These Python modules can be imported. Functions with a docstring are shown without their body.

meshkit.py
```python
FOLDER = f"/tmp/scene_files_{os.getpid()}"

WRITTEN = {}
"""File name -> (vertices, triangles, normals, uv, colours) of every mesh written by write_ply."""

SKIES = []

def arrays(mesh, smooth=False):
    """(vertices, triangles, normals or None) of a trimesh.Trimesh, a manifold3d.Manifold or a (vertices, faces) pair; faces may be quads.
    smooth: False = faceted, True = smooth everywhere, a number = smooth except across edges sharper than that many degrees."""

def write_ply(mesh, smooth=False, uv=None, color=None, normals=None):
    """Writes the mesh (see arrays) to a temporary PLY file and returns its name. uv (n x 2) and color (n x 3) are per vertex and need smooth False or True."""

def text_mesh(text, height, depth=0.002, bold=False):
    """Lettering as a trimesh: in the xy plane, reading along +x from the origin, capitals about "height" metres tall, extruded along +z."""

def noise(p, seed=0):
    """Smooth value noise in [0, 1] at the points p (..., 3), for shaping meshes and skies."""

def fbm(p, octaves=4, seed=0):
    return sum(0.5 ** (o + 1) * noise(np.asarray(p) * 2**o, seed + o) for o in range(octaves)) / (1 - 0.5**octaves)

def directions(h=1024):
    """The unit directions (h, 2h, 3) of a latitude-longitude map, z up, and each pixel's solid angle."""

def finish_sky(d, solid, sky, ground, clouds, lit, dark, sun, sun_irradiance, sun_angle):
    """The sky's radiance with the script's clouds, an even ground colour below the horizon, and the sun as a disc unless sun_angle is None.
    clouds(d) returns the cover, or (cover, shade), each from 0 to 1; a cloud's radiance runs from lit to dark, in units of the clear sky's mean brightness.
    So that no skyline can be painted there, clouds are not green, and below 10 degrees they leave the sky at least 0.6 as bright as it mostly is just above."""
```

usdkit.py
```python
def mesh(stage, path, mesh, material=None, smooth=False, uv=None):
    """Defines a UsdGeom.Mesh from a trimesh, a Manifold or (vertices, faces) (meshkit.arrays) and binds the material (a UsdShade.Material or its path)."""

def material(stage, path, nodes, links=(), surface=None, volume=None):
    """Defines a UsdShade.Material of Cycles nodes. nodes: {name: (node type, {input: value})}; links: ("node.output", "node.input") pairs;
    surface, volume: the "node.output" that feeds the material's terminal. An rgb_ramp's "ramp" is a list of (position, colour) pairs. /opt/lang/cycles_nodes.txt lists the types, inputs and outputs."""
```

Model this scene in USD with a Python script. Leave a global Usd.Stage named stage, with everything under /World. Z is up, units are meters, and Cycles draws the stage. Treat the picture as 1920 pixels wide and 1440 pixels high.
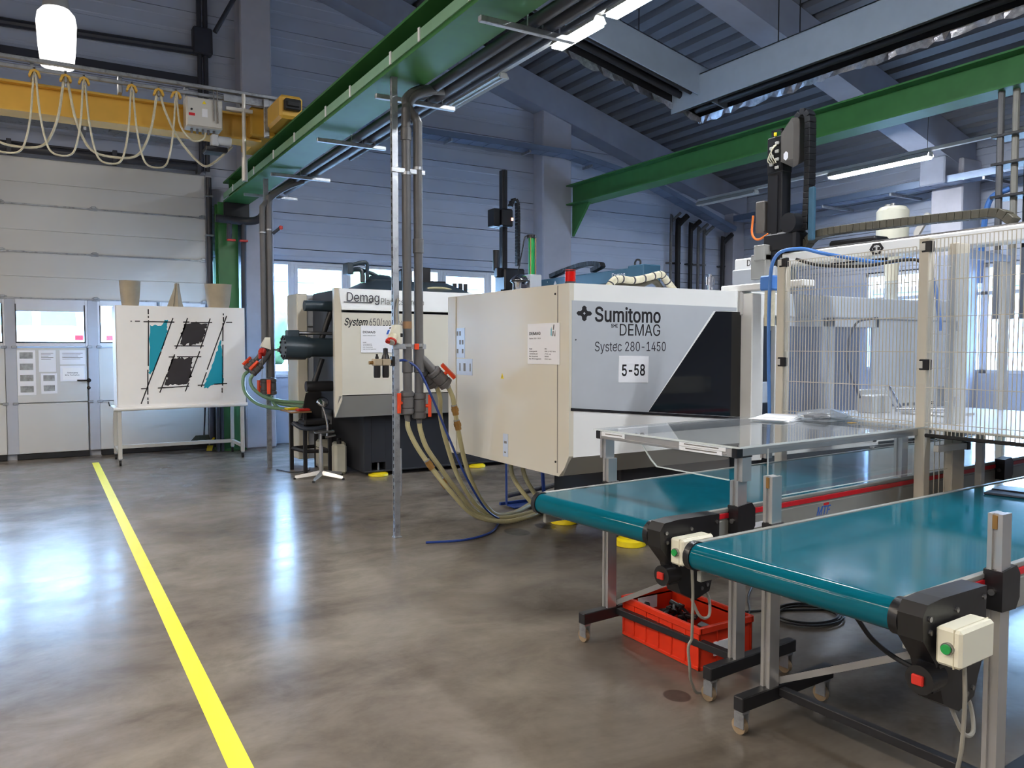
import math, random
import numpy as np, trimesh, usdkit, meshkit
from pxr import Usd, UsdGeom, UsdLux, UsdShade, Gf, Sdf
from shapely.geometry import Polygon, LineString, box as sbox
from shapely.ops import unary_union
R = random.Random(7)
stage = Usd.Stage.CreateInMemory()
UsdGeom.SetStageUpAxis(stage, 'Z'); UsdGeom.SetStageMetersPerUnit(stage, 1.0)
UsdGeom.Xform.Define(stage, '/World'); UsdGeom.Scope.Define(stage, '/World/Looks')
# ------------------------------------------------------------------ camera, sky, exposure
cam = UsdGeom.Camera.Define(stage, '/World/camera')
cam.CreateHorizontalApertureAttr(36.0); cam.CreateVerticalApertureAttr(27.0)
cam.CreateFocalLengthAttr(36.0 * 1480 / 1920)
cam.CreateClippingRangeAttr(Gf.Vec2f(0.05, 500))
cam.CreateExposureAttr(0.98)
cam.AddTranslateOp().Set(Gf.Vec3d(0, 0, 1.6))
cam.AddRotateXYZOp().Set(Gf.Vec3f(90 - 2.708, 0, -30.85))
dome = UsdLux.DomeLight.Define(stage, '/World/sky')
dome.CreateIntensityAttr(6.0); dome.CreateColorAttr(Gf.Vec3f(0.36, 0.62, 1.0))
LAMP = 60.0      # radiance of the fluorescent tubes
# ------------------------------------------------------------------ materials
def lin(c):
    return tuple(((v / 255) / 12.92 if v / 255 <= 0.04045 else ((v / 255 + 0.055) / 1.055) ** 2.4) for v in c)
MATS = {}
def M(name, rgb, rough=0.5, metal=0.0, var=0.08, scale=5.0, bump=0.0, bscale=60.0, spec=0.5, coat=0.0, rvar=0.0, stretch=(1, 1, 1)):
    if name in MATS: return MATS[name]
    c = np.array(lin(rgb))
    n = {'tc': ('texture_coordinate', {}), 'mp': ('mapping', {'scale': stretch}), 'n': ('noise_texture', {'scale': scale, 'detail': 5.0, 'roughness': 0.6}),
         'r': ('rgb_ramp', {'ramp': [(0.25, tuple(c * (1 - var))), (0.75, tuple(np.minimum(c * (1 + var), 1)))]}),
         'p': ('principled_bsdf', {'roughness': rough, 'metallic': metal, 'specular_ior_level': spec, 'coat_weight': coat})}
    l = [('tc.object', 'mp.vector'), ('mp.vector', 'n.vector'), ('n.fac', 'r.fac'), ('r.color', 'p.base_color')]
    if rvar:
        n['rm'] = ('map_range', {'from_min': 0.3, 'from_max': 0.7, 'to_min': max(rough - rvar, 0.02), 'to_max': rough + rvar, 'clamp': True})
        l += [('n.fac', 'rm.value'), ('rm.result', 'p.roughness')]
    if bump:
        n['n2'] = ('noise_texture', {'scale': bscale, 'detail': 3.0}); n['b'] = ('bump', {'strength': bump, 'distance': 0.002})
        l += [('mp.vector', 'n2.vector'), ('n2.fac', 'b.height'), ('b.normal', 'p.normal')]
    MATS[name] = usdkit.material(stage, '/World/Looks/' + name, n, l, surface='p.BSDF')
    return MATS[name]
def emit(name, col, strength):
    MATS[name] = usdkit.material(stage, '/World/Looks/' + name, {'e': ('emission', {'color': col, 'strength': strength})}, [], surface='e.emission')
    return MATS[name]
def pane(name, tint=(1, 1, 1), gloss=(1, 1, 1), rough=0.02, ior=1.45, haze=0.0, hcol=(0.8, 0.85, 0.95)):
    n = {'t': ('transparent_bsdf', {'color': tint}), 'g': ('glossy_bsdf', {'color': gloss, 'roughness': rough}), 'f': ('layer_weight', {'blend': 0.5}), 'pw': ('math', {'math_type': 'power', 'value2': 4.0}),
         'mr': ('map_range', {'from_min': 0.0, 'from_max': 1.0, 'to_min': 0.025 * ior, 'to_max': 0.6, 'clamp': True}), 'm': ('mix_closure', {})}
    l = [('f.facing', 'pw.value1'), ('pw.value', 'mr.value'), ('mr.result', 'm.fac'), ('t.BSDF', 'm.closure1'), ('g.BSDF', 'm.closure2')]
    out = 'm.closure'
    if haze:
        n['d'] = ('diffuse_bsdf', {'color': hcol}); n['m2'] = ('mix_closure', {'fac': haze})
        l += [('m.closure', 'm2.closure1'), ('d.BSDF', 'm2.closure2')]; out = 'm2.closure'
    MATS[name] = usdkit.material(stage, '/World/Looks/' + name, n, l, surface=out)
    return MATS[name]

M('wall_white', (178, 186, 204), 0.45, var=0.05, scale=1.5)
M('wall_groove', (120, 122, 128), 0.6)
M('concrete', (176, 176, 186), 0.8, var=0.08, scale=3, bump=0.2)
M('girder_concrete', (150, 156, 172), 0.8, var=0.08, scale=3, bump=0.2)
M('deck_metal', (104, 107, 116), 0.5, var=0.06, scale=2)
M('gate_white', (202, 202, 200), 0.42, var=0.03, scale=1.2)
M('gate_strip', (178, 182, 192), 0.4, var=0.03)
M('frame_white', (214, 217, 224), 0.4, var=0.03)
M('black_rubber', (22, 23, 26), 0.6)
M('black_plastic', (26, 26, 30), 0.35, bump=0.1)
M('black_metal', (34, 34, 38), 0.45)
M('dark_pipe', (52, 54, 64), 0.4)
M('green_beam', (62, 116, 66), 0.45, var=0.12, scale=4, spec=0.2)
M('green_light', (128, 172, 140), 0.4, var=0.06)
M('green_column', (50, 104, 52), 0.4, var=0.15, scale=4)
M('yellow_crane', (224, 178, 74), 0.4, var=0.08, scale=3)
M('yellow_tape', (250, 240, 70), 0.45, var=0.03)
M('yellow_pad', (240, 216, 20), 0.45)
M('galv', (168, 172, 178), 0.38, metal=0.7, var=0.15, scale=14, rvar=0.1)
M('alu', (198, 198, 198), 0.32, metal=0.75, var=0.04, scale=10)
M('alu_white', (208, 206, 200), 0.35, metal=0.25, var=0.03)
M('chrome', (215, 215, 220), 0.12, metal=1.0, var=0.02)
M('steel', (150, 150, 152), 0.25, metal=0.9)
M('brass', (178, 138, 84), 0.35, metal=0.8)
M('pvc_grey', (98, 98, 100), 0.42, var=0.08, scale=9)
M('orange_red', (238, 76, 34), 0.4)
M('red_valve', (196, 44, 34), 0.4)
M('hose_beige', (186, 180, 140), 0.4, var=0.14, scale=9)
M('hose_green', (120, 156, 128), 0.35, var=0.12, scale=9)
M('hose_blue', (34, 62, 136), 0.35)
M('hose_light_blue', (84, 136, 214), 0.3)
M('cable_grey', (150, 148, 140), 0.5)
M('cable_dark', (40, 40, 44), 0.45)
M('cable_cream', (206, 200, 176), 0.5)
M('cable_orange', (236, 120, 40), 0.45)
M('strap_cream', (202, 196, 172), 0.5, var=0.18, scale=30)
M('machine_white', (214, 210, 196), 0.38, var=0.025, scale=1.6)
M('machine_light', (238, 240, 240), 0.36, var=0.02, scale=1.6)
M('machine_silver', (184, 190, 198), 0.36, metal=0.0, var=0.03)
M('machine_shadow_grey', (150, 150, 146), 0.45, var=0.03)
M('machine_dark', (52, 60, 74), 0.5, var=0.1)
M('machine_base', (40, 42, 48), 0.5, var=0.15)
M('hydraulic', (52, 66, 76), 0.32, var=0.1)
M('window_black', (8, 9, 12), 0.06, var=0.02, spec=0.7)
M('print_black', (22, 20, 26), 0.5)
M('print_dark', (58, 56, 66), 0.5)
M('print_grey', (120, 118, 116), 0.5)
M('print_teal', (8, 158, 184), 0.5, var=0.03)
M('print_blue', (52, 96, 182), 0.5)
M('print_charcoal', (46, 42, 46), 0.55)
M('paper', (236, 238, 244), 0.5, var=0.02)
M('sticker_blue', (196, 210, 230), 0.3)
M('banner_white', (246, 246, 246), 0.42, var=0.015)
M('beige_sheet', (176, 164, 142), 0.55, var=0.12)
M('broom_yellow', (226, 202, 20), 0.45)
M('bristle', (46, 50, 40), 0.9, bump=1.0)
M('belt_teal', (8, 92, 110), 0.10, var=0.10, scale=2.2, rvar=0.03, spec=0.2)
M('rail_grey', (150, 152, 148), 0.35, metal=0.2)
M('stripe_red', (206, 26, 40), 0.4)
M('crate_red', (218, 52, 22), 0.38, var=0.06)
M('box_cream', (226, 224, 206), 0.35, var=0.02)
M('button_green', (34, 160, 78), 0.3)
M('wheel_tan', (150, 130, 104), 0.5)
M('fence_beige', (204, 198, 184), 0.4, var=0.03)
M('robot_black', (26, 27, 32), 0.38)
M('robot_grey', (96, 92, 88), 0.4)
M('robot_teal', (58, 96, 120), 0.38)
M('chain_brown', (82, 78, 66), 0.55, var=0.2, scale=12)
M('tray_blue', (126, 142, 168), 0.4, metal=0.5)
M('heater_white', (160, 174, 190), 0.4, metal=0.2, var=0.05)
M('foil', (170, 170, 176), 0.22, metal=0.9, var=0.4, scale=18, bump=1.0, bscale=24)
M('beacon_red', (214, 48, 24), 0.2)
M('seat_black', (30, 30, 34), 0.7)
M('wood', (150, 116, 84), 0.5, var=0.2)
M('canister', (196, 194, 178), 0.4)
M('photo_grey', (150, 152, 152), 0.5, var=0.5, scale=14)
M('asphalt', (150, 150, 150), 0.9, var=0.1)
M('van_white', (236, 238, 240), 0.3)
M('van_glass', (120, 140, 160), 0.1)
M('tail_red', (150, 10, 24), 0.3)
M('hall_far', (214, 220, 228), 0.7, var=0.1)
M('leaf', (96, 128, 84), 0.8, var=0.3, scale=2)
pane('glass'); pane('acrylic', tint=(0.95, 0.965, 0.965), rough=0.03, ior=1.5, haze=0.03)
pane('acrylic_edge', tint=(0.8, 0.85, 0.85), rough=0.1, ior=1.6, haze=0.55, hcol=(0.85, 0.88, 0.88))
pane('polycarb', tint=(0.90, 0.94, 1.0), rough=0.14, ior=1.5, haze=0.11, hcol=(0.55, 0.66, 0.9))
pane('film', tint=(0.85, 0.9, 0.92), rough=0.1, ior=1.7, haze=0.25)
pane('red_clear', tint=(1.0, 0.35, 0.3), rough=0.05, ior=1.5)
emit('tube_on', (0.93, 0.96, 1.0), LAMP * 1.1)
emit('tube_warm', (1.0, 0.88, 0.74), LAMP)
emit('bay_on', (1.0, 0.97, 0.92), 0.9)
emit('bay_core', (1.0, 0.94, 0.84), 40.0)
emit('led_red', (1.0, 0.25, 0.15), 4.0)
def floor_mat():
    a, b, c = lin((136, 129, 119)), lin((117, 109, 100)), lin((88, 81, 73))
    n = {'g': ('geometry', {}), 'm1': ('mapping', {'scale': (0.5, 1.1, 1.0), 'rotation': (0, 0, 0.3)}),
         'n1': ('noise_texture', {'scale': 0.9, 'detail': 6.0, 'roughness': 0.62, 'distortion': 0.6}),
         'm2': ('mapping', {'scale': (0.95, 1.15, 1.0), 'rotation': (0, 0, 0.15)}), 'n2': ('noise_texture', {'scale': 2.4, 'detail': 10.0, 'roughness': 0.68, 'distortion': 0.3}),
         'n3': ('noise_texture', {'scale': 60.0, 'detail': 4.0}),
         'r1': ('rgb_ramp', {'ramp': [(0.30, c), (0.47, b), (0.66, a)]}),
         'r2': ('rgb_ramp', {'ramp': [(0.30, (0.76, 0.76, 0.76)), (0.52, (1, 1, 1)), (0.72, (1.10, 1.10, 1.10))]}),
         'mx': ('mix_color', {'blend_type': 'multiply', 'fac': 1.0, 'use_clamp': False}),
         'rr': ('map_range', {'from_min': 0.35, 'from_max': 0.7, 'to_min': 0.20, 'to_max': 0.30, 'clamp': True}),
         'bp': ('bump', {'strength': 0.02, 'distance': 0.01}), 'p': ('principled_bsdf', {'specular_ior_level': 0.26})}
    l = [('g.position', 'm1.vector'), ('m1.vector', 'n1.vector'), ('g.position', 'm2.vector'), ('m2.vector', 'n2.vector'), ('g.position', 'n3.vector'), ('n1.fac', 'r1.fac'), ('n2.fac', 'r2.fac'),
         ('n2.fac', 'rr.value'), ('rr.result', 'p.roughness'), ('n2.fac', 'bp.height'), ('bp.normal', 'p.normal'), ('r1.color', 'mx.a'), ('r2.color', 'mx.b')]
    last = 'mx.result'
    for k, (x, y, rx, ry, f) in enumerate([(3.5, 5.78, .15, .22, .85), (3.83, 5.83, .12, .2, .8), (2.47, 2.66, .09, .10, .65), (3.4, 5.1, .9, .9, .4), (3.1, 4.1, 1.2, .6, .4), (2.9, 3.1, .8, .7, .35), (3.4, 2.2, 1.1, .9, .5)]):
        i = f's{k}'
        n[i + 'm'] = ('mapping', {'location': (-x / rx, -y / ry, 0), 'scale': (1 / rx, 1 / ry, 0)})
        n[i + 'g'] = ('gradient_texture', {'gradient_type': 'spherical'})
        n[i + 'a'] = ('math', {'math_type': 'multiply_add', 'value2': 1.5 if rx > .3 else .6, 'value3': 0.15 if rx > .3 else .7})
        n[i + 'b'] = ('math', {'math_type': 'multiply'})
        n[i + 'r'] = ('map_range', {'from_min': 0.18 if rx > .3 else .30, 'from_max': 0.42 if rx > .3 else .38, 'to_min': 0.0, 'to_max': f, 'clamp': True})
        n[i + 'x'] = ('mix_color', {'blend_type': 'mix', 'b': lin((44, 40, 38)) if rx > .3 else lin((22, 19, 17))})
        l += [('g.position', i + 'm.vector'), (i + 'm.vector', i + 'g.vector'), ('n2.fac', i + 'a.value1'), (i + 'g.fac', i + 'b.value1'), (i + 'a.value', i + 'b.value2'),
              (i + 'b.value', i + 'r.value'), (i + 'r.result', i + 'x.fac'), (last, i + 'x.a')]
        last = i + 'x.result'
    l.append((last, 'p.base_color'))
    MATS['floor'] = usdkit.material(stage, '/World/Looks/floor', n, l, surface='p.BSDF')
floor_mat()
# ------------------------------------------------------------------ mesh helpers
cat = lambda ms: trimesh.util.concatenate([m for m in ms if m is not None])
def tri(v, f): return trimesh.Trimesh(np.asarray(v, float), np.asarray(f, int), process=False)
def box(x0, x1, y0, y1, z0, z1, b=0.004):
    lo = np.minimum([x0, y0, z0], [x1, y1, z1]); hi = np.maximum([x0, y0, z0], [x1, y1, z1])
    b = min(b, 0.3 * float((hi - lo).min()))
    if b < 0.0008:
        m = trimesh.creation.box(hi - lo); m.apply_translation((lo + hi) / 2); return m
    P = []
    for s in np.ndindex(2, 2, 2):
        c = np.where(s, hi, lo); d = np.where(s, -b, b)
        for k in range(3):
            q = c + d; q[k] = c[k]; P.append(q)
    return trimesh.convex.convex_hull(np.array(P))
def hull(P): return trimesh.convex.convex_hull(np.asarray(P, float))
def frame(d):
    d = np.asarray(d, float); d = d / np.linalg.norm(d)
    a = np.cross(d, [0, 0, 1.0] if abs(d[2]) < 0.9 else [1.0, 0, 0]); a /= np.linalg.norm(a)
    return d, a, np.cross(d, a)
def cyl(p0, p1, r, r1=None, n=20):
    p0, p1 = np.asarray(p0, float), np.asarray(p1, float); r1 = r if r1 is None else r1
    d, a, b = frame(p1 - p0); t = np.arange(n) * 2 * np.pi / n
    ring = np.cos(t)[:, None] * a + np.sin(t)[:, None] * b
    v = np.vstack([p0 + ring * r, p1 + ring * r1, [p0], [p1]]); i = np.arange(n); j = (i + 1) % n
    f = np.vstack([np.c_[i, j, j + n], np.c_[i, j + n, i + n], np.c_[j, i, np.full(n, 2 * n)], np.c_[i + n, j + n, np.full(n, 2 * n + 1)]])
    return tri(v, f[:, ::-1] if False else f)
def lathe(prof, c=(0, 0, 0), axis=(0, 0, 1), n=28):
    prof = np.asarray(prof, float); d, a, b = frame(axis); t = np.arange(n) * 2 * np.pi / n
    v = np.vstack([np.asarray(c) + d * z + r * (np.cos(t)[:, None] * a + np.sin(t)[:, None] * b) for r, z in prof])
    f = []; i = np.arange(n); j = (i + 1) % n
    for k in range(len(prof) - 1):
        f += [np.c_[k * n + i, k * n + j, (k + 1) * n + j], np.c_[k * n + i, (k + 1) * n + j, (k + 1) * n + i]]
    return tri(v, np.vstack(f))
def spline(P, n=8):
    P = np.asarray(P, float)
    if len(P) < 3: return P
    Q = np.vstack([2 * P[0] - P[1], P, 2 * P[-1] - P[-2]]); out = []
    for k in range(1, len(Q) - 2):
        p0, p1, p2, p3 = Q[k - 1:k + 3]
        for t in np.arange(n) / n:
            out.append(0.5 * (2 * p1 + (p2 - p0) * t + (2 * p0 - 5 * p1 + 4 * p2 - p3) * t * t + (3 * p1 - p0 - 3 * p2 + p3) * t ** 3))
    return np.vstack([out, [P[-1]]])
def tube(P, r, n=10, sm=8):
    P = spline(P, sm) if sm else np.asarray(P, float)
    r = np.broadcast_to(r, (len(P),)) if np.ndim(r) == 0 or len(np.atleast_1d(r)) == len(P) else np.interp(np.linspace(0, 1, len(P)), np.linspace(0, 1, len(r)), r)
    T = np.gradient(P, axis=0); T /= np.linalg.norm(T, axis=1, keepdims=True) + 1e-12
    _, a, _ = frame(T[0]); V = []; t = np.arange(n) * 2 * np.pi / n
    for k in range(len(P)):
        a = a - T[k] * (a @ T[k]); a /= np.linalg.norm(a) + 1e-12; b = np.cross(T[k], a)
        V.append(P[k] + r[k] * (np.cos(t)[:, None] * a + np.sin(t)[:, None] * b))
    m = len(P); V = np.vstack(V + [[P[0]], [P[-1]]]); i = np.arange(n); j = (i + 1) % n; f = []
    for k in range(m - 1):
        f += [np.c_[k * n + i, k * n + j, (k + 1) * n + j], np.c_[k * n + i, (k + 1) * n + j, (k + 1) * n + i]]
    f += [np.c_[j, i, np.full(n, m * n)], np.c_[(m - 1) * n + i, (m - 1) * n + j, np.full(n, m * n + 1)]]
    return tri(V, np.vstack(f))
AX = {'x': np.array([[0, 0, 1, 0], [1, 0, 0, 0], [0, 1, 0, 0], [0, 0, 0, 1.0]]), 'y': np.array([[1, 0, 0, 0], [0, 0, -1, 0], [0, 1, 0, 0], [0, 0, 0, 1.0]]), 'z': np.eye(4)}
def prism(poly, axis, a, b):
    """poly in (y,z) for x, (x,z) for y, (x,y) for z; extruded from a to b."""
    if not hasattr(poly, 'geom_type'): poly = Polygon(poly)
    ms = []
    for g in getattr(poly, 'geoms', [poly]):
        if g.area < 1e-9: continue
        m = trimesh.creation.extrude_polygon(g, abs(b - a), engine='earcut'); lo = min(a, b)
        if axis == 'y':
            m.apply_transform(AX['y']); m.apply_translation((0, max(a, b), 0))
        else:
            m.apply_transform(AX[axis]); m.apply_translation((lo, 0, 0) if axis == 'x' else (0, 0, lo))
        ms.append(m)
    return cat(ms)
def rr(x0, x1, y0, y1, r): return sbox(x0 + r, y0 + r, x1 - r, y1 - r).buffer(r, quad_segs=4)
def facing(m, face, x, y, z):
    """xy artwork with +z towards the viewer onto a wall facing -Y ('S') or -X ('W')."""
    T = np.eye(4)
    T[:3, :3] = np.array([[1, 0, 0], [0, 0, -1], [0, 1, 0]]) if face == 'S' else np.array([[0, 0, -1], [-1, 0, 0], [0, 1, 0]]) if face == 'W' else np.eye(3)
    T[:3, 3] = (x, y, z); m = m.copy(); m.apply_transform(T); return m
TX = {}
def text(s, h, face, x, y, z, width=None, bold=False, shear=0.0, depth=0.0008):
    k = (s, bold)
    if k not in TX: TX[k] = meshkit.text_mesh(s, 1.0, 1.0, bold)
    m = TX[k].copy(); v = m.vertices.copy(); v[:, 0] -= v[:, 0].min()
    sx = (width / v[:, 0].max()) if width else h
    v[:, 0] = v[:, 0] * sx + shear * v[:, 1] * h; v[:, 1] *= h; v[:, 2] *= depth
    return facing(tri(v, m.faces), face, x, y, z)
def art(poly, face, x, y, z, depth=0.0008): return facing(prism(poly, 'z', 0, depth), face, x, y, z)
def xf(m, loc=(0, 0, 0), rz=0.0, rx=0.0, ry=0.0):
    m = m.copy(); E = trimesh.transformations.euler_matrix(math.radians(rx), math.radians(ry), math.radians(rz)); E[:3, 3] = loc; m.apply_transform(E); return m
# ------------------------------------------------------------------ scene tree helpers
USED = {}
def fresh(parent, name):
    k = USED.get((parent, name), -1) + 1; USED[(parent, name)] = k
    return f'{parent}/{name}' + (f'_{k:03d}' if k else '')
def keys(prim, label=None, category=None, group=None, kind=None):
    for k, v in (('label', label), ('category', category), ('group', group), ('kind', kind)):
        if v: prim.SetCustomDataByKey(k, v)
class T:
    def __init__(s, name, label=None, category=None, loc=(0, 0, 0), rz=0.0, group=None, kind=None, local=False):
        s.path = fresh('/World', name); s.loc = np.asarray(loc, float); s.local = local or rz != 0; s.rz = rz
        s.name, s.label, s.category, s.group = name, label, category, group
        x = UsdGeom.Xform.Define(stage, s.path); s.prim = x.GetPrim()
        x.AddTranslateOp().Set(Gf.Vec3d(*map(float, loc))); x.AddRotateZOp().Set(float(rz))
        keys(s.prim, label, category, group, kind)
    def part(s, name, ms, mat, parent=None, smooth=35, label=None, kind=None):
        m = cat(ms) if isinstance(ms, (list, tuple)) else ms
        if not s.local: m = m.copy(); m.apply_translation(-s.loc)
        p = fresh(parent or s.path, name); me = usdkit.mesh(stage, p, m, MATS[mat], smooth=smooth)
        keys(me.GetPrim(), label, None, None, kind); return p
def solo(name, ms, mat, label=None, category=None, group=None, kind=None, smooth=35):
    m = cat(ms) if isinstance(ms, (list, tuple)) else ms
    p = fresh('/World', name); me = usdkit.mesh(stage, p, m, MATS[mat], smooth=smooth)
    keys(me.GetPrim(), label, category, group, kind); return p
def dup(t, loc, rz=0.0, label=None, group=None):
    r = T(t.name, label or t.label, t.category, loc, rz, group or t.group, local=True)
    r.prim.GetReferences().AddInternalReference(Sdf.Path(t.path)); r.prim.SetInstanceable(True)
    return r
# ================================================================== SETTING
XL, XR, YF, YB = -8.0, 13.8, -9.0, 13.1
RX, RZ, SL = 0.0, 9.05, 0.29                      # ridge, height, slope
roofz = lambda x: RZ - SL * abs(x - RX)           # underside of the deck
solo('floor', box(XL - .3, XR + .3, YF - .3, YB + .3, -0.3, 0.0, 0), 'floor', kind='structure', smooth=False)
# roof deck: trapezoidal sheet with ribs along Y
def deck():
    prof = []; x = XL - 0.3
    while x < XR + 0.3:
        for dx, dz in ((0, 0), (0.16, 0), (0.185, 0.10), (0.255, 0.10)): prof.append((x + dx, roofz(x + dx) + dz))
        x += 0.28
    prof = np.array(prof); n = len(prof)
    v = np.vstack([np.c_[prof[:, 0], np.full(n, YF - .3), prof[:, 1]], np.c_[prof[:, 0], np.full(n, YB + .3), prof[:, 1]]]); i = np.arange(n - 1)
    f = np.vstack([np.c_[i, i + 1 + n, i + 1], np.c_[i, i + n, i + 1 + n]])
    w = v + [0, 0, 0.12]
    return tri(np.vstack([v, w]), np.vstack([f, f[:, ::-1] + 2 * n]))
solo('ceiling', deck(), 'deck_metal', kind='structure', smooth=False)
# sandwich panel walls
def panel_y(x0, x1, y, z0, z1):        # panel of the back wall facing -Y: two flats, a shallow groove between, rib band at the top
    h = z1 - z0; g = 0.012
    pr = [(y, z0 + 0.006), (y, z0 + h * .42), (y + g * .6, z0 + h * .42 + .008), (y + g * .6, z0 + h * .5), (y, z0 + h * .5 + .012), (y, z1 - .125), (y - g, z1 - .11), (y - g, z1 - 0.006), (y + .1, z1 - .006), (y + .1, z0 + .006)]
    return prism(Polygon(pr), 'x', x0 + .002, x1 - .002)
wb = T('wall_back', kind='structure')
wb.part('wall_core', [box(XL, 2.27, YB + .1, YB + .22, 4.25, 11, 0), box(XL, -2.05, YB + .1, YB + .22, 0, 4.25, 0), box(2.27, XR, YB + .1, YB + .22, 3.0, 11, 0), box(2.27, XR, YB + .1, YB + .22, 0, 1.15, 0), box(7.72, XR, YB + .1, YB + .22, 1.15, 3, 0)], 'wall_groove', smooth=False)
zs = [3.02] + [3.21 + .583 * k for k in range(12)]
BAYS = [(2.27, 8.6), (8.6, 13.8)]
for x0, x1 in BAYS:
    for a, b in zip(zs[:-1], zs[1:]):
        xe = min(x1, (RZ + .1 - (a)) / SL)
        if xe - x0 > 0.4: wb.part('wall_panel', panel_y(x0, xe, YB, a, b), 'wall_white', smooth=False)
for a, b in zip(zs[3:-1], zs[4:]): wb.part('wall_panel', panel_y(-3.4, 2.27, YB, max(a, 4.3), b), 'wall_white', smooth=False)
wb.part('wall_panel', panel_y(-3.4, 2.27, YB, 4.26, zs[3]), 'wall_white', smooth=False)
for a, b in ((1.15, 1.75), (1.75, 2.38), (2.38, 3.02)): wb.part('wall_panel', panel_y(7.74, 13.8, YB, a, b), 'wall_white', smooth=False)
wb.part('wall_plinth', [box(2.27, XR, YB - .01, YB + .1, 0, 1.15, .01)], 'wall_white')
wb.part('wall_end', [box(XL, -2.05, YB, YB + .1, 0, 4.25, 0), box(XL, -3.4, YB, YB + .1, 4.25, 11, 0)], 'wall_white')
# right wall
wr = T('wall_right', kind='structure')
WR0, WR1 = 5.2, 9.7                      # window strip along Y
wr.part('wall_core', [box(XR + .1, XR + .22, YF, YB, 3.0, 6, 0), box(XR + .1, XR + .22, YF, YB, 0, 1.15, 0), box(XR + .1, XR + .22, WR1, YB, 1.15, 3, 0), box(XR + .1, XR + .22, YF, WR0, 1.15, 3, 0)], 'wall_groove', smooth=False)
def swapxy(m):
    v = m.vertices[:, [1, 0, 2]]; return tri(v, m.faces[:, ::-1])
for y0, y1 in ((7.7, 13.1), (2.0, 7.7)):
    for a, b in zip(zs[:5], zs[1:6]):
        wr.part('wall_panel', swapxy(panel_y(y0, y1, XR, a, min(b, 5.1))), 'wall_white', smooth=False)
wr.part('wall_plinth', box(XR, XR + .1, YF, YB, 0, 1.15, .01), 'wall_white')
wr.part('wall_end', [box(XR, XR + .1, YF, 2.0, 3.02, 5.1, 0), box(XR, XR + .1, YF, WR0, 1.15, 3.02, 0), box(XR, XR + .1, WR1, YB, 1.15, 3.02, 0)], 'wall_white')
# unseen side of the hall
solo('wall_left', box(XL - .2, XL, YF, YB, 0, 9, 0), 'wall_white', kind='structure', smooth=False)
solo('wall_front', box(XL, XR, YF - .2, YF, 0, 11, 0), 'wall_white', kind='structure', smooth=False)
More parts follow.
